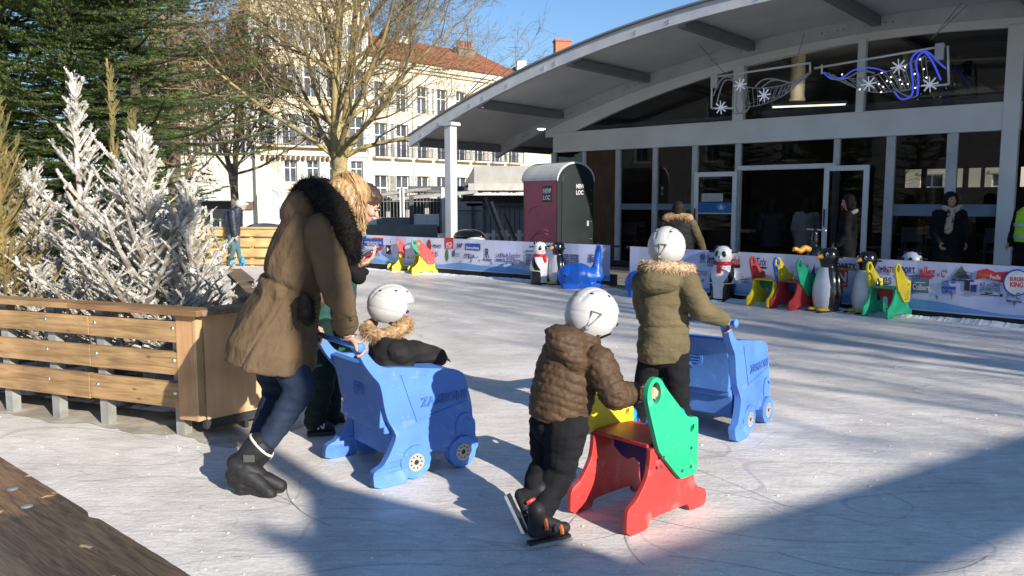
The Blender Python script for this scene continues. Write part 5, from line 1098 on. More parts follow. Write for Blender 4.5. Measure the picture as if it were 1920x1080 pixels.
def penguin(label, loc, rz, h=.86, beak=.07):
    t = thing('penguin_skating_aid', label, 'skating aid', loc, rz, 'panda and penguin skating aids'); s = h/.86
    prof = [(.001, .02), (.13, .02), (.165, .06), (.19, .16), (.195, .28), (.175, .42), (.135, .54), (.105, .61), (.11, .66), (.128, .71), (.13, .76), (.11, .82), (.06, .855), (.001, .86)]
    def cls(th, z):
        a = abs(th); lim = 1.0-.9*max(0, z-.35) if z > .35 else 1.0-.3*(.35-z)
        return 'belly' if z < .60 and a < lim else 'back'
    for k, m in lathed(prof, 180, cls).items(): o = m.build('belly' if k == 'belly' else 'body', P_wht if k == 'belly' else P_black, t, smooth=True); o.data.transform(Matrix.Scale(s, 4))
    def e(name, c, r, m_, rot=None): return MB().ell(V(c)*s, V(r)*s, rot, 18, 12).build(name, m_, t, smooth=True)
    m = MB(); m.tube([V(p)*s for p in ((.10, 0, .745), (.13+beak*.5, 0, .74), (.13+beak, 0, .715))], [.042*s, .026*s, .004*s], 12); m.build('beak', P_or, t, smooth=True)
    for sg in (-1, 1):
        w = e('eye', (.098, sg*.07, .775), (.024, .016, .026), P_wht); MB().ell(V((.106, sg*.078, .775))*s, V((.013, .012, .017))*s).build('pupil', P_black, w, smooth=True)
        e('flipper', (-.02, sg*.19, .36), (.05, .028, .17), P_black, Matrix.Rotation(sg*.18, 3, 'X')); e('foot', (.13, sg*.08, .035), (.12, .06, .03), P_yelg)
    MB().cyl(V((-.02, -.23, .74))*s, V((-.02, .23, .74))*s, .014, 10).build('handlebar', M_blackr, t, smooth=True)
    for sg in (-1, 1): MB().box(V((-.2, sg*.11-.02, -.0))*s, V((.27, sg*.11+.02, .022))*s).build('runner', M_blackr, t, bevel=.006)
    return t
panda('panda skating aid with red scarf facing the penguin near the blue whale', at(1012, 532), radians(-62), .80)
panda('panda skating aid with red scarf standing in front of the lavender banner', at(1354, 562), radians(-128), .86)
penguin('smaller penguin skating aid face to face with the panda near the whale', at(1046, 533), radians(208), .80)
penguin('largest glossy penguin skating aid with yellow feet beside the green headed chair', at(1550, 583), radians(202), .90, .1)
penguin('penguin skating aid with white eye behind the yellow headed chair', at(1622, 586), radians(200), .86)
# things stored behind the banner
def behind(px, D, z=0.):
    d = ray(px, 450); a = Ra-NI*0; q = Ra+NI*D; t_ = (q-V((0, 0, CAMZ))).dot(NI)/d.dot(NI); p = V((0, 0, CAMZ))+d*t_; return V((p.x, p.y, z))
t = panda('panda skating aid parked behind the lavender banner, only its head showing', behind(1712, .5), radians(-150), .84)
p = behind(1530, .45); t = thing('black_bird_aid', 'black bird skating aid with long orange beak and T handle behind the penguin', 'skating aid', p, radians(190))
m = MB()
for c, r in (((0, 0, .35), (.2, .2, .34)), ((0, 0, .72), (.14, .13, .17)), ((.02, 0, .95), (.06, .06, .2))): m.ell(c, r)
fuse('body', m, P_black, t, (0, 0, 0), .015, 4)
m = MB(); m.tube(spline([(.08, 0, .80), (.18, .0, .84), (.26, 0, .80), (.34, 0, .83), (.38, 0, .80)], 5), [.05]*6+[.045]*6+[.035]*6+[.01]*3, 10); m.build('beak', P_or, t, smooth=True)
MB().ell((.1, -.11, .80), (.035, .02, .03)).build('eye', P_wht, t, smooth=True); MB().cyl((0, -.26, 1.12), (0, .26, 1.12), .013, 8).build('handlebar', M_alu, t); MB().cyl((0, 0, 1.0), (0, 0, 1.12), .013, 8).build('handle_stem', M_alu, t)
La_ = (Lb-La).normalized(); p = La+(Lb-La)*RU(856, La, Lb)+V((.25, .45, 0))
t = thing('lying_penguin_aid', 'black and white skating aid lying on its side behind the far banner', 'skating aid', (p.x, p.y, .62), atan2(La_.y, La_.x))
MB().ell((0, 0, .17), (.42, .2, .17)).build('body', P_black, t, smooth=True); MB().ell((.2, -.05, .1), (.26, .17, .1)).build('belly', P_wht, t, smooth=True); MB().box((-.4, -.2, -.62), (.5, .2, 0)).build('crate', M_dark, t)
def whale(label, loc, rz):
    t = thing('whale_skating_aid', label, 'skating aid', loc, rz, 'blue whale skating aids'); m = MB()
    m.ell((0, 0, .23), (.30, .23, .23)); m.ell((.16, 0, .22), (.20, .2, .21)); capsule(m, (-.2, 0, .2), .19, (-.36, 0, .2), .13); capsule(m, (-.33, 0, .22), .13, (-.36, 0, .45), .075); capsule(m, (-.36, 0, .45), .075, (-.38, 0, .68), .06)
    for sg in (-1, 1): capsule(m, (-.38, 0, .66), .06, (-.38, sg*.13, .78), .022)
    m.box((-.42, -.16, .0), (.28, .16, .1)); b = fuse('body', m, P_deep, t, (0, 0, 0), .014, 6)
    for sg in (-1, 1):
        for r, dy, mm in ((.06, 0, P_deep), (.045, .008, P_deep), (.028, .018, P_black)): MB().ell((.24, sg*(.165+dy), .24), (r, .018, r)).build('eye' if mm is P_black else 'eye_ring', mm, t, smooth=True)
    return t
whale('blue whale skating aid with upright tail beside the panda and penguin', at(1082, 540), radians(182))
whale('second blue whale aid mostly hidden behind the child in the olive parka', at(1212, 556), radians(178))
# ================================================================ PEOPLE
M_skin = mat('skin', (.60, .33, .24), .55, col2=(.52, .27, .19), vs=14, spec=.35); M_olive = mat('khaki_cotton', (.118, .078, .044), .85, col2=(.090, .060, .034), vs=7, bump=.55, bs=14, bstretch=(1.6, 1.6, .8), bdist=.03, spec=.2)
M_olive2 = mat('olive_cotton', (.130, .104, .056), .85, col2=(.10, .08, .043), vs=7, bump=.55, bs=18, bstretch=(.8, .8, 1.8), bdist=.025, spec=.2); M_jean = mat('dark_denim', (.022, .034, .062), .85, col2=(.013, .021, .043), vs=9, bump=.4, bs=26, bdist=.012, spec=.2)
M_blk = mat('black_cloth', (.009, .009, .010), .9, col2=(.014, .014, .016), vs=8, bump=.4, bs=24, bdist=.012, spec=.12); M_boot = mat('black_boot', (.014, .014, .015), .6, col2=(.02, .02, .022), vs=10, bump=.35, bs=40, bdist=.006, spec=.3)
M_furb = mat('black_fur', (.006, .0055, .0055), .8, col2=(.012, .011, .010), vs=40, spec=.15); M_furt = mat('tan_fur', (.46, .30, .16), .8, col2=(.26, .15, .07), vs=40); M_furc = mat('cream_fur', (.58, .42, .27), .8, col2=(.36, .24, .14), vs=40)
M_brownj = mat('brown_quilted_nylon', (.080, .047, .025), .62, col2=(.058, .034, .018), vs=6, bump=.5, bs=34, spec=.25, bdist=.01); M_helm = mat('white_helmet', (.47, .46, .455), .4, col2=(.42, .41, .405), vs=5, spec=.4)
M_blond = mat('blond_hair', (.46, .29, .13), .5, col2=(.22, .12, .05), vs=30, stretch=(3, 3, .3)); M_brownh = mat('brown_hair', (.07, .04, .02), .5, col2=(.03, .017, .01), vs=30); M_blackh = mat('black_hair', (.01, .009, .008), .7, spec=.2)
M_navy = mat('navy_nylon', (.02, .024, .045), .55, bump=.3, bs=40); M_teal = mat('teal_leggings', (.06, .13, .15), .8, col2=(.045, .10, .12), vs=10); M_bskate = mat('blue_boot', (.03, .30, .72), .4, col2=(.02, .2, .5), vs=20); M_green = mat('bottle_green', (.012, .075, .055), .8, col2=(.008, .05, .038), vs=8)
M_charc = mat('charcoal_nylon', (.014, .013, .014), .75, spec=.2, col2=(.024, .022, .022), vs=6, bump=.3, bs=80); M_lip = mat('lip', (.35, .10, .08), .5)
def hand(mb, wrist, kn, palm, thumb, s=1., curl=.9):
    """five separate fingers: kn = direction to the knuckles, palm = way the palm faces, thumb = side of the thumb"""
    w = V(wrist); k = V(kn).normalized(); p = V(palm); p = (p-k*p.dot(k)).normalized(); sd = k.cross(p); sd = sd if sd.dot(V(thumb)) > 0 else -sd
    for i in range(4):
        o = sd*(.028-.0185*i)*s; base = w+k*(.085-.004*abs(i-1))*s+o; capsule(mb, w+o*.55+k*.008*s, .016*s, base, .0125*s, 8)
        q = base; d = V(k); L = (.040, .044, .041, .032)[i]*s; r = .0088*s
        for j in range(3):
            a = curl*(.75, 1.0, .7)[j]; d = (d*cos(a)+p*sin(a)).normalized(); p2 = d.cross(sd); p = p2 if p2.dot(p) > 0 else -p2
            capsule(mb, q, r, q+d*L, r*.9, 8); q = q+d*L; L *= .72; r *= .93
        p = V(palm); p = (p-k*p.dot(k)).normalized()
    b = w+sd*.022*s+k*.02*s; m_ = b+(sd*.7+k*.6+p*.35).normalized()*.042*s; capsule(mb, b, .015*s, m_, .0115*s, 8); capsule(mb, m_, .0115*s, m_+(k*.7+p*.8*curl+sd*.1).normalized()*.034*s, .009*s, 8)
def head(mb, c, f, up, s=1.):
    """skull, jaw, nose, ears; f = way the face looks"""
    c = V(c); f = V(f).normalized(); up = V(up); up = (up-f*up.dot(f)).normalized(); r = f.cross(up); R = Matrix((f, r, up)).transposed()
    mb.ell(c+f*-.012*s+up*.02*s, (.098*s, .077*s, .105*s), R, 24, 16); mb.ell(c+f*.028*s-up*.055*s, (.062*s, .056*s, .065*s), R, 20, 12)
    capsule(mb, c+f*.083*s+up*.012*s, .009*s, c+f*.103*s-up*.022*s, .014*s, 8)
    for sg in (-1, 1): mb.ell(c+r*.078*s*sg-up*.005*s, (.020*s, .010*s, .032*s), R, 10, 8); mb.ell(c+f*.07*s+r*.035*s*sg-up*.02*s, (.026*s, .026*s, .026*s), R, 10, 8)
    return c, f, up, r
mat_eye = mat('eye_white', (.35, .33, .31), .4)
def face(t, o, c, f, up, r, s=1.):
    for sg in (-1, 1):
        p = c+f*.086*s+r*.032*s*sg+up*.014*s-V(o); e = MB().ell(p, (.011*s, .011*s, .006*s)).build('eye', mat_eye, t, smooth=True); MB().ell(p+f*.007*s, (.007*s, .007*s, .007*s)).build('iris', P_black, e, smooth=True)
        MB().tube([p+f*.006*s+up*.017*s-r*.015*s, p+f*.009*s+up*.021*s, p+f*.006*s+up*.018*s+r*.015*s], .0035*s, 6).build('eyebrow', M_blackh, t)
    p = c+f*.088*s-up*.052*s-V(o); MB().tube([p-r*.022*s-f*.008*s, p+f*.002*s, p+r*.022*s-f*.008*s], [.003*s, .0065*s, .003*s], 8).build('mouth', M_lip, t, smooth=True)
def limb(mb, pts, rr, n=16):
    for i in range(len(pts)-1): capsule(mb, pts[i], rr[i], pts[i+1], rr[i+1], n)
def human(mb, J, s=1., hands=(), hd=None):
    """slim continuous body running inside the clothes"""
    limb(mb, [J['pel'], J['che'], J['nck']], [.115*s, .12*s, .05*s]); limb(mb, [J['nck'], J['hed']], [.052*s, .05*s])
    for q in 'LR':
        if 'sh'+q in J: limb(mb, [J['che'], J['sh'+q]], [.08*s, .05*s]); limb(mb, [J['sh'+q], J['el'+q], J['wr'+q]], [.048*s, .036*s, .026*s])
        if 'hi'+q in J: limb(mb, [J['pel'], J['hi'+q], J['kn'+q], J['an'+q]], [.1*s, .075*s, .05*s, .036*s])
def helmet(t, o, c, f, up, R=(.128, .112, .122), name='helmet', clip=None):
    """hard shell with face opening, ear flaps, ridges, vents; f = facing"""
    c = V(c); f = V(f).normalized(); up = V(up); up = (up-f*up.dot(f)).normalized(); r = f.cross(up); Rm = Matrix((f, r, up)).transposed(); m = MB(); nu, nv = 72, 44; vs = []; keep = set()
    for j in range(nv+1):
        ph = pi*.82*j/nv
        for i in range(nu):
            th = 2*pi*i/nu; x, y, z = sin(ph)*cos(th), sin(ph)*sin(th), cos(ph)
            k = 1-.030*math.exp(-((z-.28+.25*x)/.035)**2)-.026*math.exp(-((z+.20+.15*x)/.03)**2)-.045*math.exp(-((abs(y)-.33)/.045)**2)*(z > .3)+.012*math.exp(-(y/.12)**2)*(z > .2)
            if z < -.35: k *= 1-.10*(-.35-z)
            vs.append(c-V(o)+Rm @ V((x*R[0]*k, y*R[1]*k, z*R[2]*k*(1.08 if z < 0 else 1))))
            lo = -.30 if x > .42 else (-.80 if x < -.1 else -.72+.55*max(0, x-.1))
            if x > .62 and z < .18: lo = 2
            if z > lo: keep.add((j, i))
    fs = []
    for j in range(nv):
        for i in range(nu):
            if all(q in keep for q in ((j, i), (j, (i+1) % nu), (j+1, i), (j+1, (i+1) % nu))): fs.append((j*nu+(i+1) % nu, (j+1)*nu+(i+1) % nu, (j+1)*nu+i, j*nu+i))
    m.add(vs, fs); ob = m.build(name, M_helm, t, smooth=True); so = ob.modifiers.new('s', 'SOLIDIFY'); so.thickness = .012; so.offset = -1
    so2 = ob.modifiers.new('b', 'SUBSURF'); so2.levels = 1; so2.render_levels = 1
    P = lambda th, ph, k=1.0: c-V(o)+Rm @ V((R[0]*sin(ph)*cos(th)*k, R[1]*sin(ph)*sin(th)*k, R[2]*cos(ph)*k))
    for sg in (-1, 1):
        for th, ph, a in ((sg*.95, 1.75, .010), (sg*.6, .75, .008), (sg*2.5, .8, .008), (sg*1.5, .7, .008)):
            q = P(th, ph, .955 if a > .009 else .95); MB().ell(q, (.014, .014, .010) if a > .009 else (.012, .012, .008), None, 12, 8).build('vent', M_blackr, ob, smooth=True)
    if clip is not None:
        a, b, q = P(clip-.17, 1.55, 1.035), P(clip+.17, 1.53, 1.035), P(clip+.26, 2.15, 1.06); m = MB(); m.tube([a, q, b, a], .0055, 6); m.ell(q, (.012, .012, .012)); m.build('goggle_clip', mat('grey_clip', (.2, .19, .18), .4), ob)
    m = MB(); m.tube([P(.9, 2.15, .98), P(.6, 2.6, .9), P(0, 2.75, .85), P(-.6, 2.6, .9), P(-.9, 2.15, .98)], .006, 6); m.build('chin_strap', M_blackr, ob)
    return ob
def boot_pair_skate(t, o, heel, toe, up, s=1., mcol=None, blade=True, trim=None):
    """boot from heel to toe with ankle shaft and, below it, holder and steel blade"""
    heel, toe, up = V(heel), V(toe), V(up); d = (toe-heel).normalized(); L = (toe-heel).length; up = (up-d*up.dot(d)).normalized(); sd = d.cross(up); m = MB()
    capsule(m, heel+d*.03*s+up*.04*s, .033*s, toe-d*.028*s+up*.03*s, .029*s, 14); capsule(m, heel+d*.036*s+up*.045*s, .034*s, heel+d*.045*s+up*.14*s, .043*s, 14); capsule(m, heel+d*.07*s+up*.085*s, .034*s, toe-d*.07*s+up*.045*s, .031*s, 12)
    bt_ = fuse('skate_boot', m, mcol or M_boot, t, o, .006, 3)
    ov = V(o)
    for k, (a, h) in enumerate(((.35, .10), (.55, .08), (.72, .065))):
        c = heel+d*L*a+up*(h-.045)*s; pts = [c+sd*cos(x)*.040*s+up*sin(x)*(.036+.012*(k == 0))*s-ov for x in [pi*i/10 for i in range(11)]]; MB().tube(pts, .011*s, 6).build('strap', (trim or M_blackr) if k != 1 else M_blackr, bt_)
    if blade:
        m = MB(); b0, b1 = heel-up*.030*s-d*.0, toe-up*.030*s+d*.008
        for q in (-1, 1):
            m.bar(b0+sd*.013*q*s-ov, b1+sd*.013*q*s-ov, .003, .014, up)
        bl = m.build('blade', M_chrome, t)
        m = MB(); m.bar(heel-up*.012*s-ov, toe-up*.012*s-ov, .032*s, .012, up)
        for a in (.12, .85): m.bar(heel.lerp(toe, a)-up*.032*s-ov, heel.lerp(toe, a)-up*.005*s-ov, .026*s, .022, d)
        m.build('blade_holder', M_blackr, t)
def zerov(o): return V((o[0], o[1], 0))
# ---------------------------------------------------------------- MOTHER in khaki parka
o = G(482, 925); o.z = 0; t = mum = thing('person', 'blond woman in long khaki parka with black fur hood leaning over the blue aid', 'person', o)
J = dict(pel=W(520, 630, 4.38), che=W(580, 455, 4.38), nck=W(628, 392, 4.4), hed=W(655, 365, 4.42), shR=W(605, 432, 4.2), elR=W(633, 548, 4.16), wrR=W(662, 630, 4.3), shL=W(630, 430, 4.62), elL=W(600, 540, 4.8), wrL=W(603, 605, 4.85),
         hiR=W(528, 650, 4.30), knR=W(564, 730, 4.24), anR=W(486, 850, 4.16), hiL=W(500, 650, 4.5), knL=W(520, 735, 4.5), anL=W(478, 840, 4.32))
hb = V((cos(r1), sin(r1), 0)); hl = V((-sin(r1), cos(r1), 0)); bar0 = Z1+hb*-.065+V((0, 0, .79))     # grip of the foreground aid
gR, gL = bar0+hl*-.005, bar0+hl*.50
mb = MB(); J['wrR'] = gR+V((-.035, -.02, .055)); J['wrL'] = gL+V((-.05, -.0, .05)); human(mb, J); hc = head(mb, W(655, 368, 4.43), (.75, .25, -.62), (.55, .1, .8))
hand(mb, J['wrR'], (gR-J['wrR']+V((.02, 0, .02))), (.5, .2, -1), -hl, .95, .95); hand(mb, J['wrL'], (gL-J['wrL']+V((.03, 0, .01))), (.4, .2, -1), -hl, .95, .9)
fuse('body', mb, M_skin, t, o, .006, 2)
m = MB(); yv = (0.05, 1, 0)
loft(m, [(W(506, 680, 4.34), .24, .27), (W(511, 656, 4.34), .24, .27), (W(523, 605, 4.37), .21, .235), (W(540, 560, 4.38), .18, .21), (W(549, 525, 4.38), .165, .205), (W(563, 485, 4.38), .17, .215), (W(578, 445, 4.39), .165, .22), (W(592, 415, 4.39), .145, .19), (W(607, 390, 4.4), .10, .13)], yv)
limb(m, [J['shR'], J['elR'], J['wrR']+V((-.015, 0, .06))], [.098, .078, .062]); limb(m, [J['shL'], J['elL'], J['wrL']+V((-.03, 0, .05))], [.095, .075, .058])
m.ell(W(556, 398, 4.36), (.085, .13, .10), Matrix.Rotation(.3, 3, 'Y')); m.ell(W(578, 385, 4.37), (.11, .15, .095), Matrix.Rotation(.55, 3, 'Y')); m.ell(W(600, 382, 4.38), (.10, .14, .09), Matrix.Rotation(.7, 3, 'Y'))
wz = W(548, 530, 4.38)
def coat_disp(p, n):
    a = wrinkle(.008, 7, (1.2, 1.2, 1.6))(p, n); u = (p-wz); k = u.z+u.x*.45; v = u.x-u.z*.45; a += .010*(abs(noise.noise(V((v*9, p.y*5, k*3.5))))*-2+.6)+.004*noise.noise(V((v*26, p.y*20, k*9)))-.010*math.exp(-((v-.045-.12*k)/.007)**2)*(k < 0)
    return a-.016*math.exp(-(k/.018)**2)+.006*sin(p.x*60+p.z*12)*math.exp(-((k+.03)/.05)**2)
coat = fuse('parka', m, M_olive, t, o, .008, 4, coat_disp)
m = MB(); c0_, c1_ = J['elR'].lerp(J['wrR']+V((-.015, 0, .06)), .78), J['wrR']+V((-.013, 0, .045)); m.tube([c0_-V(o), c1_-V(o)], [.073, .071], 22); m.build('cuff', M_olive, coat, smooth=False, bevel=.008)
m = MB(); b = c0_+V((.045, -.055, 0))-V(o); m.ell(b, (.012, .008, .012)); m.build('cuff_button', M_blackr, coat, smooth=True)
random.seed(17); fp = [W(x, y, d) for x, y, d in ((556, 368, 4.42), (577, 355, 4.34), (600, 362, 4.26), (624, 386, 4.2), (642, 420, 4.18), (653, 456, 4.2), (657, 484, 4.28))]; fp2 = [W(x, y, d) for x, y, d in ((572, 352, 4.5), (605, 350, 4.62), (640, 385, 4.66), (660, 430, 4.6), (658, 478, 4.4))]
m = MB(); P1, P2 = spline(fp, 5), spline(fp2, 5); limb(m, P1, [.042+.026*sin(pi*i/(len(P1)-1)) for i in range(len(P1))], 10); limb(m, P2, [.05]*len(P2), 10); fc = fuse('fur_trim', m, M_furb, t, o, .012, 2, wrinkle(.012, 22))
m = MB(); off = [p-V(o) for p in P1]; fur(m, off, [.042+.026*sin(pi*i/(len(P1)-1)) for i in range(len(P1))], 6500, .045, .0013); fur(m, [p-V(o) for p in P2], .06, 1600, .05, .0016); tag(m.build('fur_hairs', M_furb, fc), kind='stuff')
# hair
m = MB(); hcx = W(651, 358, 4.43); m.ell(hcx, (.098, .09, .112), Matrix.Rotation(.35, 3, 'Y'), 24, 16); m.ell(hc[0]+hc[1]*.012+hc[2]*.03, (.092, .084, .09), Matrix((hc[1], hc[3], hc[2])).transposed(), 24, 16); limb(m, [hcx+V((.0, -.04, -.02)), W(668, 395, 4.36), W(672, 425, 4.36)], [.075, .055, .03]); limb(m, [hcx+V((-.03, -.03, .0)), W(645, 392, 4.36)], [.08, .06])
hr = fuse('hair', m, M_blond, t, o, .006, 3, lambda p, n: .004*noise.noise(V((p.x*70, p.y*70, p.z*6))))
m = MB(); random.seed(4)
for i in range(420):
    a = random.uniform(-1.9, 1.2); st = hcx+V((.05*cos(a)*random.random()-.005, -.078*random.uniform(.3, 1), .105*random.uniform(.4, .98))); mid = hcx+V((.04+.05*cos(a), -.088+.05*abs(a)*.3, -.01)); en = W(random.uniform(640, 690), random.uniform(385, 432), 4.33+random.uniform(-.03, .05))
    m.tube([q-V(o) for q in spline([st, mid.lerp(st, .3), mid.lerp(en, .3)+V((0, -.01, 0)), en], 3)], [.0028]*8+[.0012]*2, 3, False)
tag(m.build('hair_strands', M_blond, hr), kind='stuff')
m = MB(); limb(m, [J['hiR'], J['knR']+V((0, 0, 0)), J['anR'].lerp(J['knR'], .45), J['anR']], [.110, .080, .066, .050], 18); limb(m, [J['hiL'], J['knL'], J['anL'].lerp(J['knL'], .45), J['anL']], [.108, .078, .064, .050], 18); m.ell(J['pel']-V((.02, 0, .03)), (.13, .17, .12))
fuse('jeans', m, M_jean, t, o, .008, 4, lambda p, n: wrinkle(.005, 16, (1, 1, 2.4))(p, n)+.004*sin(p.z*95+p.x*30)*math.exp(-((p.z-(J['knR'].z-.04))/.06)**2))
def tallboot(heel, toe, top, side):
    heel, toe, top = V(heel), V(toe), V(top); d = (toe-heel).normalized(); m = MB(); L = (toe-heel).length
    limb(m, [heel+V((0, 0, .05))+d*.035, heel+d*L*.55+V((0, 0, .055)), toe-d*.04+V((0, 0, .0))], [.046, .044, .035]); ank = heel+d*.06+V((0, 0, .10)); limb(m, [ank, ank.lerp(top, .5), top], [.056, .066, .080], 18); limb(m, [ank+V((0, 0, .02)), heel+d*L*.5+V((0, 0, .06))], [.058, .048])
    b = fuse('boot', m, M_boot, t, o, .006, 4, lambda p, n: wrinkle(.002, 20, (1, 1, 2))(p, n)-.004*math.exp(-((p.z-ank.z-.0)/.012)**2)+.003*(abs(p.z-ank.z-.09) < .05)*(n.y < -.6))
    m = MB(); pts = [heel-d*.0+V((0, 0, .012)), heel+d*L*.3+V((0, 0, .016)), heel+d*L*.6+V((0, 0, .004)), toe-d*.0+V((0, 0, -.028))]
    up = V((0, 0, 1)); n = 12; poly = [heel-d*.015, toe+V((0, 0, -.03))+d*.0]
    limb(m, [heel+d*.03+V((0, 0, .012)), heel+d*L*.55+V((0, 0, .008)), toe-d*.05+V((0, 0, -.022))], [.036, .034, .030]); fuse('boot_sole', m, M_blackr, b, o, .007, 2)
    ax = (top-ank).normalized(); x = ax.orthogonal().normalized(); y = ax.cross(x); m = MB(); ring = [top+ax*.012+x*cos(a)*.078+y*sin(a)*.078-V(o) for a in [2*pi*i/24 for i in range(25)]]; m.tube(ring, .008, 6); m.build('fleece_edge', mat('fleece', (.6, .6, .58), .9), b, smooth=True)
    m = MB(); q = top.lerp(ank, .35)+V((.01, -.078, 0))-V(o); m.box(q-V((.03, .004, .02)), q+V((.03, .004, .02))); m.build('boot_label', mat('grey_label', (.08, .08, .08), .5), b, bevel=.003)
tallboot(W(428, 905, 4.14), W(520, 929, 4.08), W(486, 838, 4.16), 1); tallboot(G(442, 927)+V((0, 0, .01)), G(541, 921)+V((0, 0, .035)), W(484, 846, 4.30), 1)
m = MB(); q = W(574, 580, 4.13)-V(o); m.ell(q, (.045, .04, .09), Matrix.Rotation(-.1, 3, 'Y')); pp = m.build('pompom', M_furb, t, smooth=True); m = MB(); fur(m, [q+V((0, 0, -.06)), q+V((0, 0, .06))], .045, 700, .022, .0015); tag(m.build('pompom_hairs', M_furb, pp), kind='stuff')
m = MB(); q = J['wrR'].lerp(gR, .12)-V(o); m.tube([q+V((.036*cos(a), .03*sin(a)*.8, .012*cos(a)+.004)) for a in [2*pi*i/16 for i in range(17)]], .006, 6); m.build('bracelet', mat('gold_bracelet', (.7, .55, .3), .25, .9), t, smooth=True)
# ---------------------------------------------------------------- MAN with the phone
o = G(590, 818); o.z = 0; t = thing('person', 'man with short dark hair looking down at the phone in his hand behind the woman', 'person', o)
J = dict(pel=W(618, 600, 5.35), che=W(632, 465, 5.35), nck=W(660, 415, 5.33), hed=W(684, 388, 5.3), shL=W(640, 440, 5.55), elL=W(640, 520, 5.55), wrL=W(672, 492, 5.3), shR=W(640, 440, 5.12), elR=W(636, 520, 5.05), wrR=W(668, 500, 5.1),
         hiL=W(630, 620, 5.45), knL=W(625, 710, 5.45), anL=W(618, 785, 5.45), hiR=W(610, 620, 5.2), knR=W(606, 710, 5.15), anR=W(590, 790, 5.2))
mb = MB(); human(mb, J); hc = head(mb, W(685, 384, 5.3), (.82, -.12, -.5), (.45, 0, .85)); hand(mb, J['wrL'], (.8, -.1, .28), (-.1, -.3, 1), (0, 1, .2), 1.0, .55); hand(mb, J['wrR'], (.7, .1, .25), (0, .2, 1), (0, -1, .3), .95, .5); fuse('body', mb, M_skin, t, o, .006, 2); face(t, o, *hc)
m = MB(); c, f, up, r = hc; m.ell(c+up*.045-f*.022, (.105, .088, .095), Matrix((f, r, up)).transposed(), 24, 16); m.ell(c+up*.085+f*.022, (.06, .07, .032), Matrix((f, r, up)).transposed()); fuse('hair', m, M_brownh, t, o, .006, 2, lambda p, n: .007*noise.noise(V((p.x*60, p.y*60, p.z*20))))
m = MB(); loft(m, [(W(614, 660, 5.35), .17, .2), (W(616, 600, 5.35), .165, .2), (W(624, 520, 5.35), .16, .2), (W(634, 460, 5.35), .15, .21), (W(650, 425, 5.34), .09, .12)], (0, 1, 0)); fuse('green_coat', m, M_green, t, o, .009, 4, wrinkle(.008, 8))
m = MB(); limb(m, [J['shL'], J['elL'], J['wrL']-V((.03, 0, 0))], [.085, .07, .055]); limb(m, [J['shR'], J['elR'], J['wrR']-V((.03, 0, 0))], [.085, .07, .058]); fuse('sleeves', m, M_blk, t, o, .008, 3, wrinkle(.006, 12))
m = MB(); limb(m, [J['hiL'], J['knL'], J['anL']], [.10, .075, .065]); limb(m, [J['hiR'], J['knR'], J['anR']], [.10, .078, .068]); fuse('trousers', m, mat('dark_green_trousers', (.006, .022, .020), .85, spec=.2), t, o, .008, 4, wrinkle(.008, 14, (1, 1, 2)))
for a_, b_ in ((G(566, 822), G(626, 818)), (G(595, 800), G(644, 796))):
    a_ = a_+V((.02, .05, .02)); b_ = b_+V((0, .05, .02)); m = MB(); d_ = (b_-a_).normalized(); L_ = (b_-a_).length; limb(m, [a_+d_*.04+V((0, 0, .045)), a_+d_*L_*.5+V((0, 0, .045)), b_-d_*.035+V((0, 0, .025))], [.044, .046, .034]); limb(m, [a_+d_*.05+V((0, 0, .05)), a_+d_*.05+V((0, 0, .11))], [.045, .045]); sh = fuse('shoe', m, M_blackr, t, o, .006, 3)
    m = MB(); m.bar(a_+V((0, 0, .0))-V(o)-d_*.0, b_+V((0, 0, .0))-V(o), .085, .024); m.build('shoe_sole', mat('dark_sole', (.03, .028, .026), .7), sh, bevel=.008)
    M = frame(a_+d_*L_*.42+V((0, -.049, .035))-V(o), d_, (0, 0, 1)); text('N', .05, M_alu, sh, M, 'shoe_letter', .002, .002, 1.2, .2)
m = MB(); q = W(663, 510, 5.0)-V(o); limb(m, [q+V((-.02, 0, .03)), q+V((.03, 0, -.03))], [.03, .05]); limb(m, [q+V((.02, 0, 0)), q+V((.07, .01, .0))], [.03, .025]); m.build('hanging_gloves', M_blk, t, smooth=True)
q = W(687, 478, 5.27); ph = thing('phone', 'dark smartphone with red edge held in front of the far banner', 'phone', q, -.15); ph.rotation_euler = (.3, -.42, -.15)
MB().box((-.02, -.037, -.005), (.13, .037, .005)).build('phone_case', mat('red_case', (.35, .03, .05), .4), ph, bevel=.003); MB().box((-.016, -.033, .0052), (.126, .033, .0062)).build('phone_screen', M_win, ph)
# ---------------------------------------------------------------- CHILD SEATED in the foreground aid
f_ = V((cos(r1), sin(r1), 0)); l_ = V((-sin(r1), cos(r1), 0)); Zp = lambda x, y, z: Z1+f_*x+l_*y+V((0, 0, z))
o = Zp(.25, .27, 0); o.z = .0; t = thing('person', 'small child in white helmet and black fur hooded coat seated inside the blue aid', 'person', (o.x, o.y, .33)); o = V((o.x, o.y, .33))
hcn = W(733, 570, 4.80); J = dict(pel=Zp(.26, .27, .42), che=Zp(.27, .27, .62), nck=Zp(.28, .27, .74), hed=Zp(.29, .27, .80), shR=Zp(.28, .16, .69), elR=W(775, 657, 4.62), wrR=W(815, 668, 4.78), shL=Zp(.28, .38, .69), elL=Zp(.4, .46, .60), wrL=Zp(.52, .36, .63), hiR=Zp(.28, .2, .40), knR=Zp(.40, .16, .38), anR=Zp(.33, .16, .2), hiL=Zp(.28, .34, .40), knL=Zp(.40, .38, .38), anL=Zp(.33, .38, .2))
for q in 'RL': J['kn'+q] = J['kn'+q]-f_*.09; J['an'+q] = J['an'+q]-f_*.04
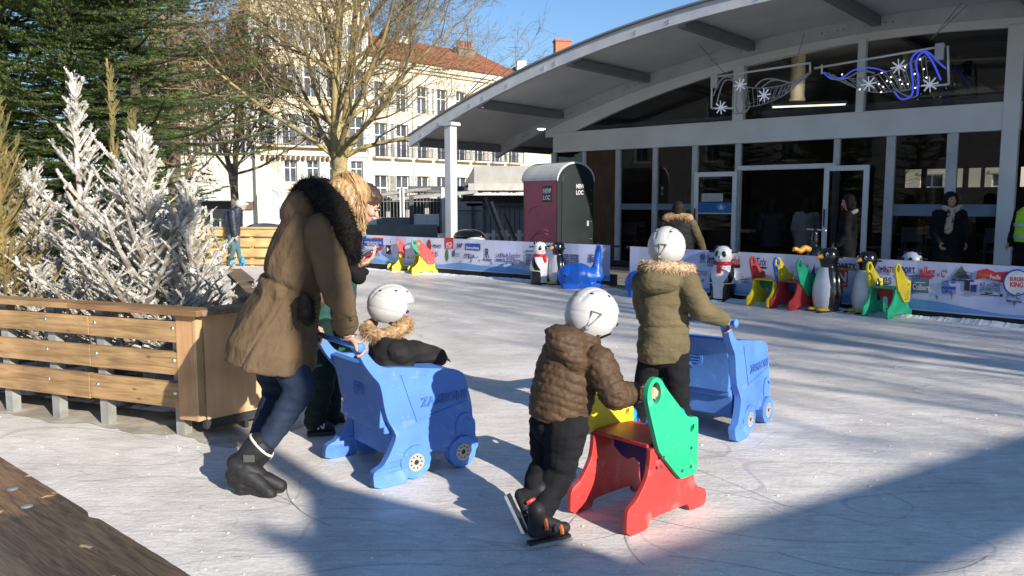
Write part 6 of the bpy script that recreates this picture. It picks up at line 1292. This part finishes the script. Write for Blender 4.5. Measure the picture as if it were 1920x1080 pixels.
mb = MB(); human(mb, J, .68); hc = head(mb, hcn-V((0, 0, .03)), (.9, .35, -.12), (.1, 0, 1), .86); hand(mb, J['wrR'], (.8, .5, -.1), (0, 0, -1), (-.4, .8, 0), .7, .4); hand(mb, J['wrL'], (.9, .1, -.1), (0, 0, -1), (.3, -.8, 0), .7, .4); fuse('body', mb, M_skin, t, o, .006, 2); face(t, o, *hc, .86)
helmet(t, o, hcn+V((0, 0, -.005)), (.93, .33, -.10), (.08, 0, 1), (.145, .122, .130))
m = MB(); loft(m, [(Zp(.27, .27, .36), .10, .13), (Zp(.28, .27, .48), .115, .14), (Zp(.29, .27, .60), .13, .15), (Zp(.29, .27, .69), .12, .15), (Zp(.30, .27, .76), .085, .10)], l_); limb(m, [J['shR'], J['elR'], J['wrR']], [.072, .062, .056]); limb(m, [J['wrR'], J['wrR']+(J['wrR']-J['elR']).normalized()*.05], [.056, .05]); limb(m, [J['shL'], J['elL'], J['wrL']+f_*.03], [.07, .06, .05]); fuse('coat', m, M_charc, t, o, .007, 3, wrinkle(.008, 13))
m = MB(); limb(m, [J['hiR'], J['knR'], J['anR']], [.065, .055, .045]); limb(m, [J['hiL'], J['knL'], J['anL']], [.065, .055, .045]); fuse('trousers', m, M_blk, t, o, .009, 2)
random.seed(19); pts = spline([W(684, 616, 4.66), W(700, 626, 4.58), W(728, 626, 4.58), W(754, 614, 4.64), W(764, 604, 4.75)], 4); m = MB(); limb(m, pts, [.036]*len(pts), 10); limb(m, [W(690, 612, 4.75), W(700, 605, 4.9)], [.035, .03]); fu = fuse('fur_collar', m, M_furt, t, o, .009, 2, wrinkle(.008, 30)); m = MB(); fur(m, [p-o for p in pts], .036, 2600, .034, .0014); tag(m.build('fur_hairs', M_furt, fu), kind='stuff')
# ---------------------------------------------------------------- CHILD in brown quilted jacket
o = G(1020, 1022); o.z = 0; t = thing('person', 'child in brown quilted jacket and white helmet pushing the red, green and yellow aid', 'person', o)
cf, cl = V((cos(cr), sin(cr), 0)), V((-sin(cr), cos(cr), 0)); gch = gA0; Cp = lambda x, y, z: gch+cf*x+cl*y+V((0, 0, z))
gR, gL = Cp(.135, -.03, .655), Cp(.135, .37, .655)
J = dict(pel=W(1045, 790, 3.78), che=W(1078, 685, 3.78), nck=W(1098, 630, 3.8), hed=W(1105, 610, 3.82), shR=W(1122, 680, 3.68), elR=W(1152, 742, 3.62), wrR=W(1195, 741, 3.74), shL=W(1070, 665, 3.98), elL=W(1095, 735, 4.1), wrL=gL+V((-.05, -.02, .0)),
         hiR=W(1062, 800, 3.7), knR=W(1050, 885, 3.72), anR=W(1005, 978, 3.60), hiL=W(1030, 800, 3.88), knL=W(1022, 868, 3.84), anL=W(1000, 908, 3.67))
mb = MB(); human(mb, J, .72); hc = head(mb, W(1108, 600, 3.83), (.72, .65, -.25), (.1, .1, 1), .88); hand(mb, J['wrR'], gR-J['wrR']+V((.01, .01, .02)), (.3, 1, -.5), (0, 0, 1), .82, .9); hand(mb, J['wrL'], gL-J['wrL'], (.5, -.8, -.3), (0, 0, 1), .8, .9); fuse('body', mb, M_skin, t, o, .0055, 2)
helmet(t, o, W(1110, 590, 3.82), (.78, .58, -.3), (.12, .12, 1), (.140, .123, .132), clip=2.1)
m = MB(); loft(m, [(W(1044, 786, 3.77), .138, .14), (W(1048, 770, 3.77), .15, .15), (W(1055, 735, 3.77), .157, .155), (W(1066, 695, 3.78), .155, .155), (W(1077, 660, 3.79), .145, .15), (W(1086, 638, 3.8), .115, .12), (W(1094, 620, 3.81), .08, .09)], V((-.75, .66, 0)))
limb(m, [J['shR'], J['elR'], J['wrR']-V((.02, 0, -.01))], [.082, .068, .054]); limb(m, [J['shL'], J['elL'], J['wrL']], [.08, .066, .05]); m.ell(W(1062, 645, 3.70), (.105, .09, .075), Matrix.Rotation(.35, 3, 'Y')); m.ell(W(1075, 672, 3.66), (.085, .06, .05), Matrix.Rotation(.5, 3, 'Y')); m.ell(W(1060, 628, 3.72), (.10, .10, .045), Matrix.Rotation(.15, 3, 'Y'))
ax = (W(1100, 620, 3.8)-W(1044, 786, 3.77)).normalized(); s0, s1, s2 = J['shR'], J['elR'], J['wrR']
def quilt(p, n):
    def dseg(a, b):
        u = b-a; k = max(0, min(1, (p-a).dot(u)/u.length_squared)); return (p-(a+u*k)).length, k*u.length
    d1, k1 = dseg(s0, s1); d2, k2 = dseg(s1, s2)
    if d1 < .10 and k1 > .05 and d1 < d2: u = k1
    elif d2 < .095 and k2 > .0: u = (s1-s0).length+k2
    else: u = (p-s0).dot(ax)
    u += .016*noise.noise(p*7)
    return .0065*abs(sin(u*pi/.042))**.6-.004+.005*noise.noise(V((p.x*16, p.y*16, p.z*26)))+.004*noise.noise(V((p.x*45, p.y*45, p.z*60)))
fuse('quilted_jacket', m, M_brownj, t, o, .006, 2, quilt)
m = MB(); limb(m, [J['hiR'], J['knR'], J['anR'].lerp(J['knR'], .4), J['anR']], [.105, .074, .064, .046], 18); limb(m, [J['hiL'], J['knL'], J['anL']], [.10, .07, .045], 18); m.ell(J['pel']-V((0, 0, .01)), (.13, .13, .11)); fuse('black_trousers', m, M_blk, t, o, .007, 3, wrinkle(.009, 14, (1, 1, 2.2)))
M_orange = mat('orange_strap', (.6, .14, .02), .5)
hl_, to_ = G(990, 1034)+V((0, 0, .05)), G(1068, 1018)+V((0, 0, .05)); boot_pair_skate(t, o, hl_, to_, (0, 0, 1), .95, None, True, M_orange)
boot_pair_skate(t, o, W(958, 924, 3.66), W(992, 996, 3.62), V((.80, 0, .36)), .95, None, True, mat('red_strap', (.45, .02, .03), .5))
# ---------------------------------------------------------------- CHILD in olive parka
o = G(1235, 830); o.z = 0; t = thing('person', 'child in olive parka and white helmet standing behind the second blue aid', 'person', o)
f2, l2 = V((cos(r2), sin(r2), 0)), V((-sin(r2), cos(r2), 0)); g2 = Z2+f2*-.065+V((0, 0, .79)); gR, gL = g2+l2*.0, g2+l2*.50
D = 5.08
J = dict(pel=W(1246, 665, D), che=W(1246, 550, D), nck=W(1248, 500, D), hed=W(1250, 480, D), shR=W(1285, 530, D-.05), elR=W(1312, 580, D-.15), wrR=gR+V((-.04, -.02, .03)), shL=W(1208, 530, D+.08), elL=W(1212, 590, D+.2), wrL=gL+V((-.06, -.03, .03)),
         hiR=W(1264, 670, D-.03), knR=W(1272, 742, D-.05), anR=W(1280, 800, D+.02), hiL=W(1224, 672, D+.05), knL=W(1206, 738, D), anL=W(1190, 795, D+.05))
mb = MB(); human(mb, J, .82); head(mb, W(1252, 470, D), (.55, .83, -.15), (0, .05, 1), .9); hand(mb, J['wrR'], gR-J['wrR'], (.3, .4, -1), l2, .85, .9); hand(mb, J['wrL'], gL-J['wrL'], (.3, .4, -1), -l2, .85, .9); fuse('body', mb, M_skin, t, o, .007, 2)
helmet(t, o, W(1250, 462, D), (.50, .86, -.12), (0, .03, 1), (.135, .117, .128), clip=2.95)
m = MB(); loft(m, [(W(1243, 676, D), .160, .13), (W(1243, 660, D), .163, .14), (W(1244, 620, D), .160, .135), (W(1245, 575, D), .156, .13), (W(1246, 540, D), .160, .125), (W(1247, 515, D), .135, .11), (W(1248, 498, D), .09, .09)], (.1, 1, 0)); limb(m, [J['shR'], J['elR'], J['wrR']], [.085, .07, .052]); limb(m, [J['shL'], J['elL'], J['wrL']], [.085, .07, .052])
m.ell(W(1236, 525, D-.12), (.14, .09, .085)); m.ell(W(1238, 505, D-.08), (.15, .11, .05)); fuse('parka', m, M_olive2, t, o, .008, 3, lambda p, n: wrinkle(.011, 8, (.8, .8, 2.4))(p, n)-.01*math.exp(-((p.z-W(1245, 610, D).z)/.012)**2))
random.seed(23); pts = spline([W(1205, 498, D-.02), W(1222, 501, D-.14), W(1250, 500, D-.17), W(1278, 502, D-.13), W(1296, 506, D)], 4); m = MB(); limb(m, pts, [.032]*len(pts), 10); fu = fuse('fur_collar', m, M_furc, t, o, .009, 2, wrinkle(.006, 30)); m = MB(); fur(m, [p-o for p in pts], .032, 2200, .03, .0018); tag(m.build('fur_hairs', M_furc, fu), kind='stuff')
m = MB(); limb(m, [J['hiR'], J['knR'], J['anR']], [.095, .07, .058]); limb(m, [J['hiL'], J['knL'], J['anL']], [.095, .07, .06]); m.ell(J['pel'], (.14, .12, .1)); fuse('trousers', m, M_blk, t, o, .008, 3, wrinkle(.008, 14, (1, 1, 2)))
boot_pair_skate(t, o, G(1176, 838)+V((0, 0, .07)), G(1206, 822)+V((0, 0.04, .07)), (0, 0, 1), 1., M_bskate); boot_pair_skate(t, o, G(1266, 838)+V((0, 0, .07)), G(1296, 822)+V((0, 0.04, .07)), (0, 0, 1), 1., M_bskate)
# ---------------------------------------------------------------- FAR SKATER
D = 19.3; o = W(443, 500, D); o.z = 0; t = thing('person', 'far skater in navy jacket, teal leggings, bright blue skates and white helmet', 'person', o)
J = dict(pel=W(438, 435, D), che=W(443, 402, D), nck=W(449, 391, D), hed=W(452, 386, D), shR=W(436, 398, D-.15), elR=W(438, 420, D-.2), wrR=W(441, 440, D-.22), shL=W(447, 399, D+.18), elL=W(449, 420, D+.2), wrL=W(446, 438, D+.1), hiR=W(433, 440, D-.06), knR=W(438, 465, D-.06), anR=W(431, 490, D), hiL=W(443, 440, D+.06), knL=W(447, 465, D+.06), anL=W(452, 490, D+.05))
mb = MB(); human(mb, J, .95); hc = head(mb, W(454, 385, D), (1, -.1, -.1), (0, 0, 1), 1.); hand(mb, J['wrR'], (.2, 0, -1), (0, 1, 0), (1, 0, 0), 1, .5); hand(mb, J['wrL'], (.2, 0, -1), (0, -1, 0), (1, 0, 0), 1, .5); fuse('body', mb, M_skin, t, o, .009, 2); face(t, o, *hc)
m = MB(); m.ell(W(451, 382, D), (.135, .12, .115)); m.ell(W(456, 383, D), (.14, .10, .05)); fuse('helmet', m, M_helm, t, o, .012, 3)
m = MB(); loft(m, [(W(436, 440, D), .17, .17), (W(438, 425, D), .17, .18), (W(441, 405, D), .17, .2), (W(446, 394, D), .12, .14), (W(449, 388, D), .08, .09)], (0, 1, 0)); limb(m, [J['shR'], J['elR'], J['wrR']], [.09, .08, .06]); limb(m, [J['shL'], J['elL'], J['wrL']], [.09, .08, .06]); m.ell(W(428, 412, D), (.12, .14, .22)); fuse('jacket', m, M_navy, t, o, .014, 2, wrinkle(.012, 10))
m = MB(); limb(m, [J['hiR'], J['knR'], J['anR']], [.10, .07, .05]); limb(m, [J['hiL'], J['knL'], J['anL']], [.10, .07, .05]); fuse('leggings', m, M_teal, t, o, .012, 2)
boot_pair_skate(t, o, W(427, 498, D), W(436, 500, D), (0, 0, 1), 1.2, M_bskate); boot_pair_skate(t, o, W(449, 498, D), W(459, 500, D), (0, 0, 1), 1.2, M_bskate)
# ---------------------------------------------------------------- ADULTS BEHIND THE BANNER
def stander(label, px, top, D, coat_m, lean=0., face_dir=(0, -1, -.1), hair_m=M_blackh, hairlong=.12, w=.22, bot=.55, skin=M_skin, ground=.1):
    p = W(px, top, D); H = p.z; o = V((p.x, D, ground)); t = thing('person', label, 'person', o); X = lambda dx, dy, z: V((p.x+dx, D+dy, z)); hz = H-.12
    fd = V(face_dir).normalized(); rt = fd.cross(V((0, 0, 1))).normalized(); Y = lambda a, b, z: V((p.x, D, z))+fd*a+rt*b
    J = dict(pel=Y(-.02, 0, .95), che=Y(0, 0, H-.42), nck=Y(lean, 0, hz-.16), hed=Y(lean+.01, 0, hz-.05), shR=Y(lean*.7, w-.03, H-.36), elR=Y(.02, w+.03, H-.64), wrR=Y(.16, w-.02, H-.84), shL=Y(lean*.7, -w+.03, H-.36), elL=Y(.02, -w-.03, H-.64), wrL=Y(.16, -w+.02, H-.84), hiR=Y(0, .1, .9), knR=Y(.02, .1, .5), anR=Y(0, .1, ground+.1), hiL=Y(0, -.1, .9), knL=Y(.02, -.1, .5), anL=Y(0, -.1, ground+.1))
    mb = MB(); human(mb, J); hc = head(mb, Y(lean+.02, 0, hz), fd, (0, 0, 1)); hand(mb, J['wrR'], (fd+V((0, 0, -.8))), -rt, fd, 1, .5); hand(mb, J['wrL'], (fd+V((0, 0, -.8))), rt, fd, 1, .5); fuse('body', mb, skin, t, o, .009, 2); face(t, o, *hc)
    m = MB(); loft(m, [(Y(0, 0, bot), w*1.05, .17), (Y(0, 0, .95), w, .16), (Y(0, 0, H-.6), w*.92, .15), (Y(lean*.5, 0, H-.38), w, .14), (Y(lean, 0, H-.27), w*.55, .10)], fd); limb(m, [J['shR'], J['elR'], J['wrR']], [.085, .07, .05]); limb(m, [J['shL'], J['elL'], J['wrL']], [.085, .07, .05]); fuse('coat', m, coat_m, t, o, .013, 3, wrinkle(.01, 8))
    m = MB(); limb(m, [J['hiR'], J['knR'], J['anR']], [.1, .08, .06]); limb(m, [J['hiL'], J['knL'], J['anL']], [.1, .08, .06]); fuse('trousers', m, M_blk, t, o, .016, 2)
    for q in 'RL': a = J['an'+q]-V((0, 0, .05)); m = MB(); limb(m, [a-fd*.03, a+fd*.16], [.05, .04]); fuse('shoe', m, M_boot, t, o, .01, 2)
    m = MB(); hp = hc[0]; m.ell(hp-fd*.035+V((0, 0, .03)), (.105, .105, .115)); m.ell(hp+V((0, 0, .07)), (.095, .09, .055))
    for sg in (-1, 1): limb(m, [hp-fd*.02+rt*.075*sg+V((0, 0, .03)), hp-fd*.025+rt*.09*sg+V((0, 0, -hairlong))], [.04, .035])
    limb(m, [hp-fd*.06, hp-fd*.07+V((0, 0, -hairlong-.03))], [.09, .08]); fuse('hair', m, hair_m, t, o, .010, 2, wrinkle(.006, 25))
    return t, o, Y, H, hc
t, o, Y, H, hc = stander('woman with dark hair and beige striped scarf facing the rink behind the glass front banner', 1783, 361, 13.4, M_blk, face_dir=(-.12, -1, -.02), hairlong=.2, skin=mat('tan_skin', (.50, .27, .17), .5, col2=(.44, .22, .14), vs=12))
m = MB(); limb(m, [Y(.06, .11, H-.25), Y(.12, 0, H-.30), Y(.08, -.12, H-.24)], [.045, .05, .045]); limb(m, [Y(.13, .02, H-.30), Y(.17, .06, H-.45), Y(.18, .08, H-.62)], [.05, .055, .06]); fuse('scarf', m, mat('striped_scarf', (.50, .36, .26), .85, col2=(.05, .04, .04), vs=26, thr=(.36, .44), vd=1, stretch=(1, .2, .5)), t, o, .009, 2, wrinkle(.008, 25))
t, o, Y, H, hc = stander('woman in black coat with grey hood lining walking past the right hand door', 1592, 366, 14.2, M_blk, face_dir=(-.85, .35, -.2), hairlong=.1, w=.2)
m = MB(); limb(m, [Y(-.05, .15, H-.33), Y(-.13, 0, H-.3), Y(-.05, -.15, H-.33)], [.035, .04, .035]); fuse('hood_lining', m, mat('grey_lining', (.3, .29, .28), .8), t, o, .01, 2)
t, o, Y, H, hc = stander('person with tan fur hood leaning on the barrier beside the left door', 1272, 379, 13.7, M_charc, face_dir=(.35, .9, -.3), lean=.03, hairlong=.02, w=.26)
random.seed(29); pts = [Y(-.04, a, H-.27+.02*cos(a*9)) for a in (-.2, -.12, 0, .12, .2)]; m = MB(); limb(m, pts, [.06]*5, 10); fu = fuse('fur_collar', m, M_furt, t, o, .012, 2, wrinkle(.01, 25)); m = MB(); fur(m, [p-o for p in pts], .06, 900, .045, .004); tag(m.build('fur_hairs', M_furt, fu), kind='stuff')
m = MB(); limb(m, [Y(0, .24, H-.36), Y(.0, .38, H-.66), Y(.05, .44, H-.86)], [.08, .07, .06]); fuse('olive_sleeve', m, M_olive2, t, o, .012, 2, wrinkle(.008, 12))
t, o, Y, H, hc = stander('steward in fluorescent yellow vest at the right edge behind the banner', 1941, 352, 12.0, M_blk, face_dir=(-.9, -.3, 0), hairlong=.0, hair_m=M_brownh, w=.24)
m = MB(); loft(m, [(Y(0, 0, .95), .255, .195), (Y(0, 0, H-.6), .25, .185), (Y(0, 0, H-.36), .24, .165), (Y(0, 0, H-.28), .14, .12)], (-.9, -.3, 0)); v = fuse('hi_vis_vest', m, mat('fluorescent_fabric', (.42, .85, .03), .7), t, o, .012, 2, wrinkle(.006, 10))
for z in (1.18, 1.0): m = MB(); loft(m, [(Y(0, 0, z), .265, .203), (Y(0, 0, z+.05), .265, .203)], (-.9, -.3, 0)); m.build('reflective_band', M_alu, v, off=o)
for px, top, dd, lab in ((1447, 376, 17.8, 'dim figure standing inside the open doorway on the left'), (1514, 373, 17.2, 'dim figure with grey shawl inside the open doorway on the right')):
    t, o, Y, H, hc = stander(lab, px, top, dd, M_charc if px < 1500 else mat('grey_wool', (.16, .15, .15), .9), face_dir=(.3, .9, 0), w=.22)
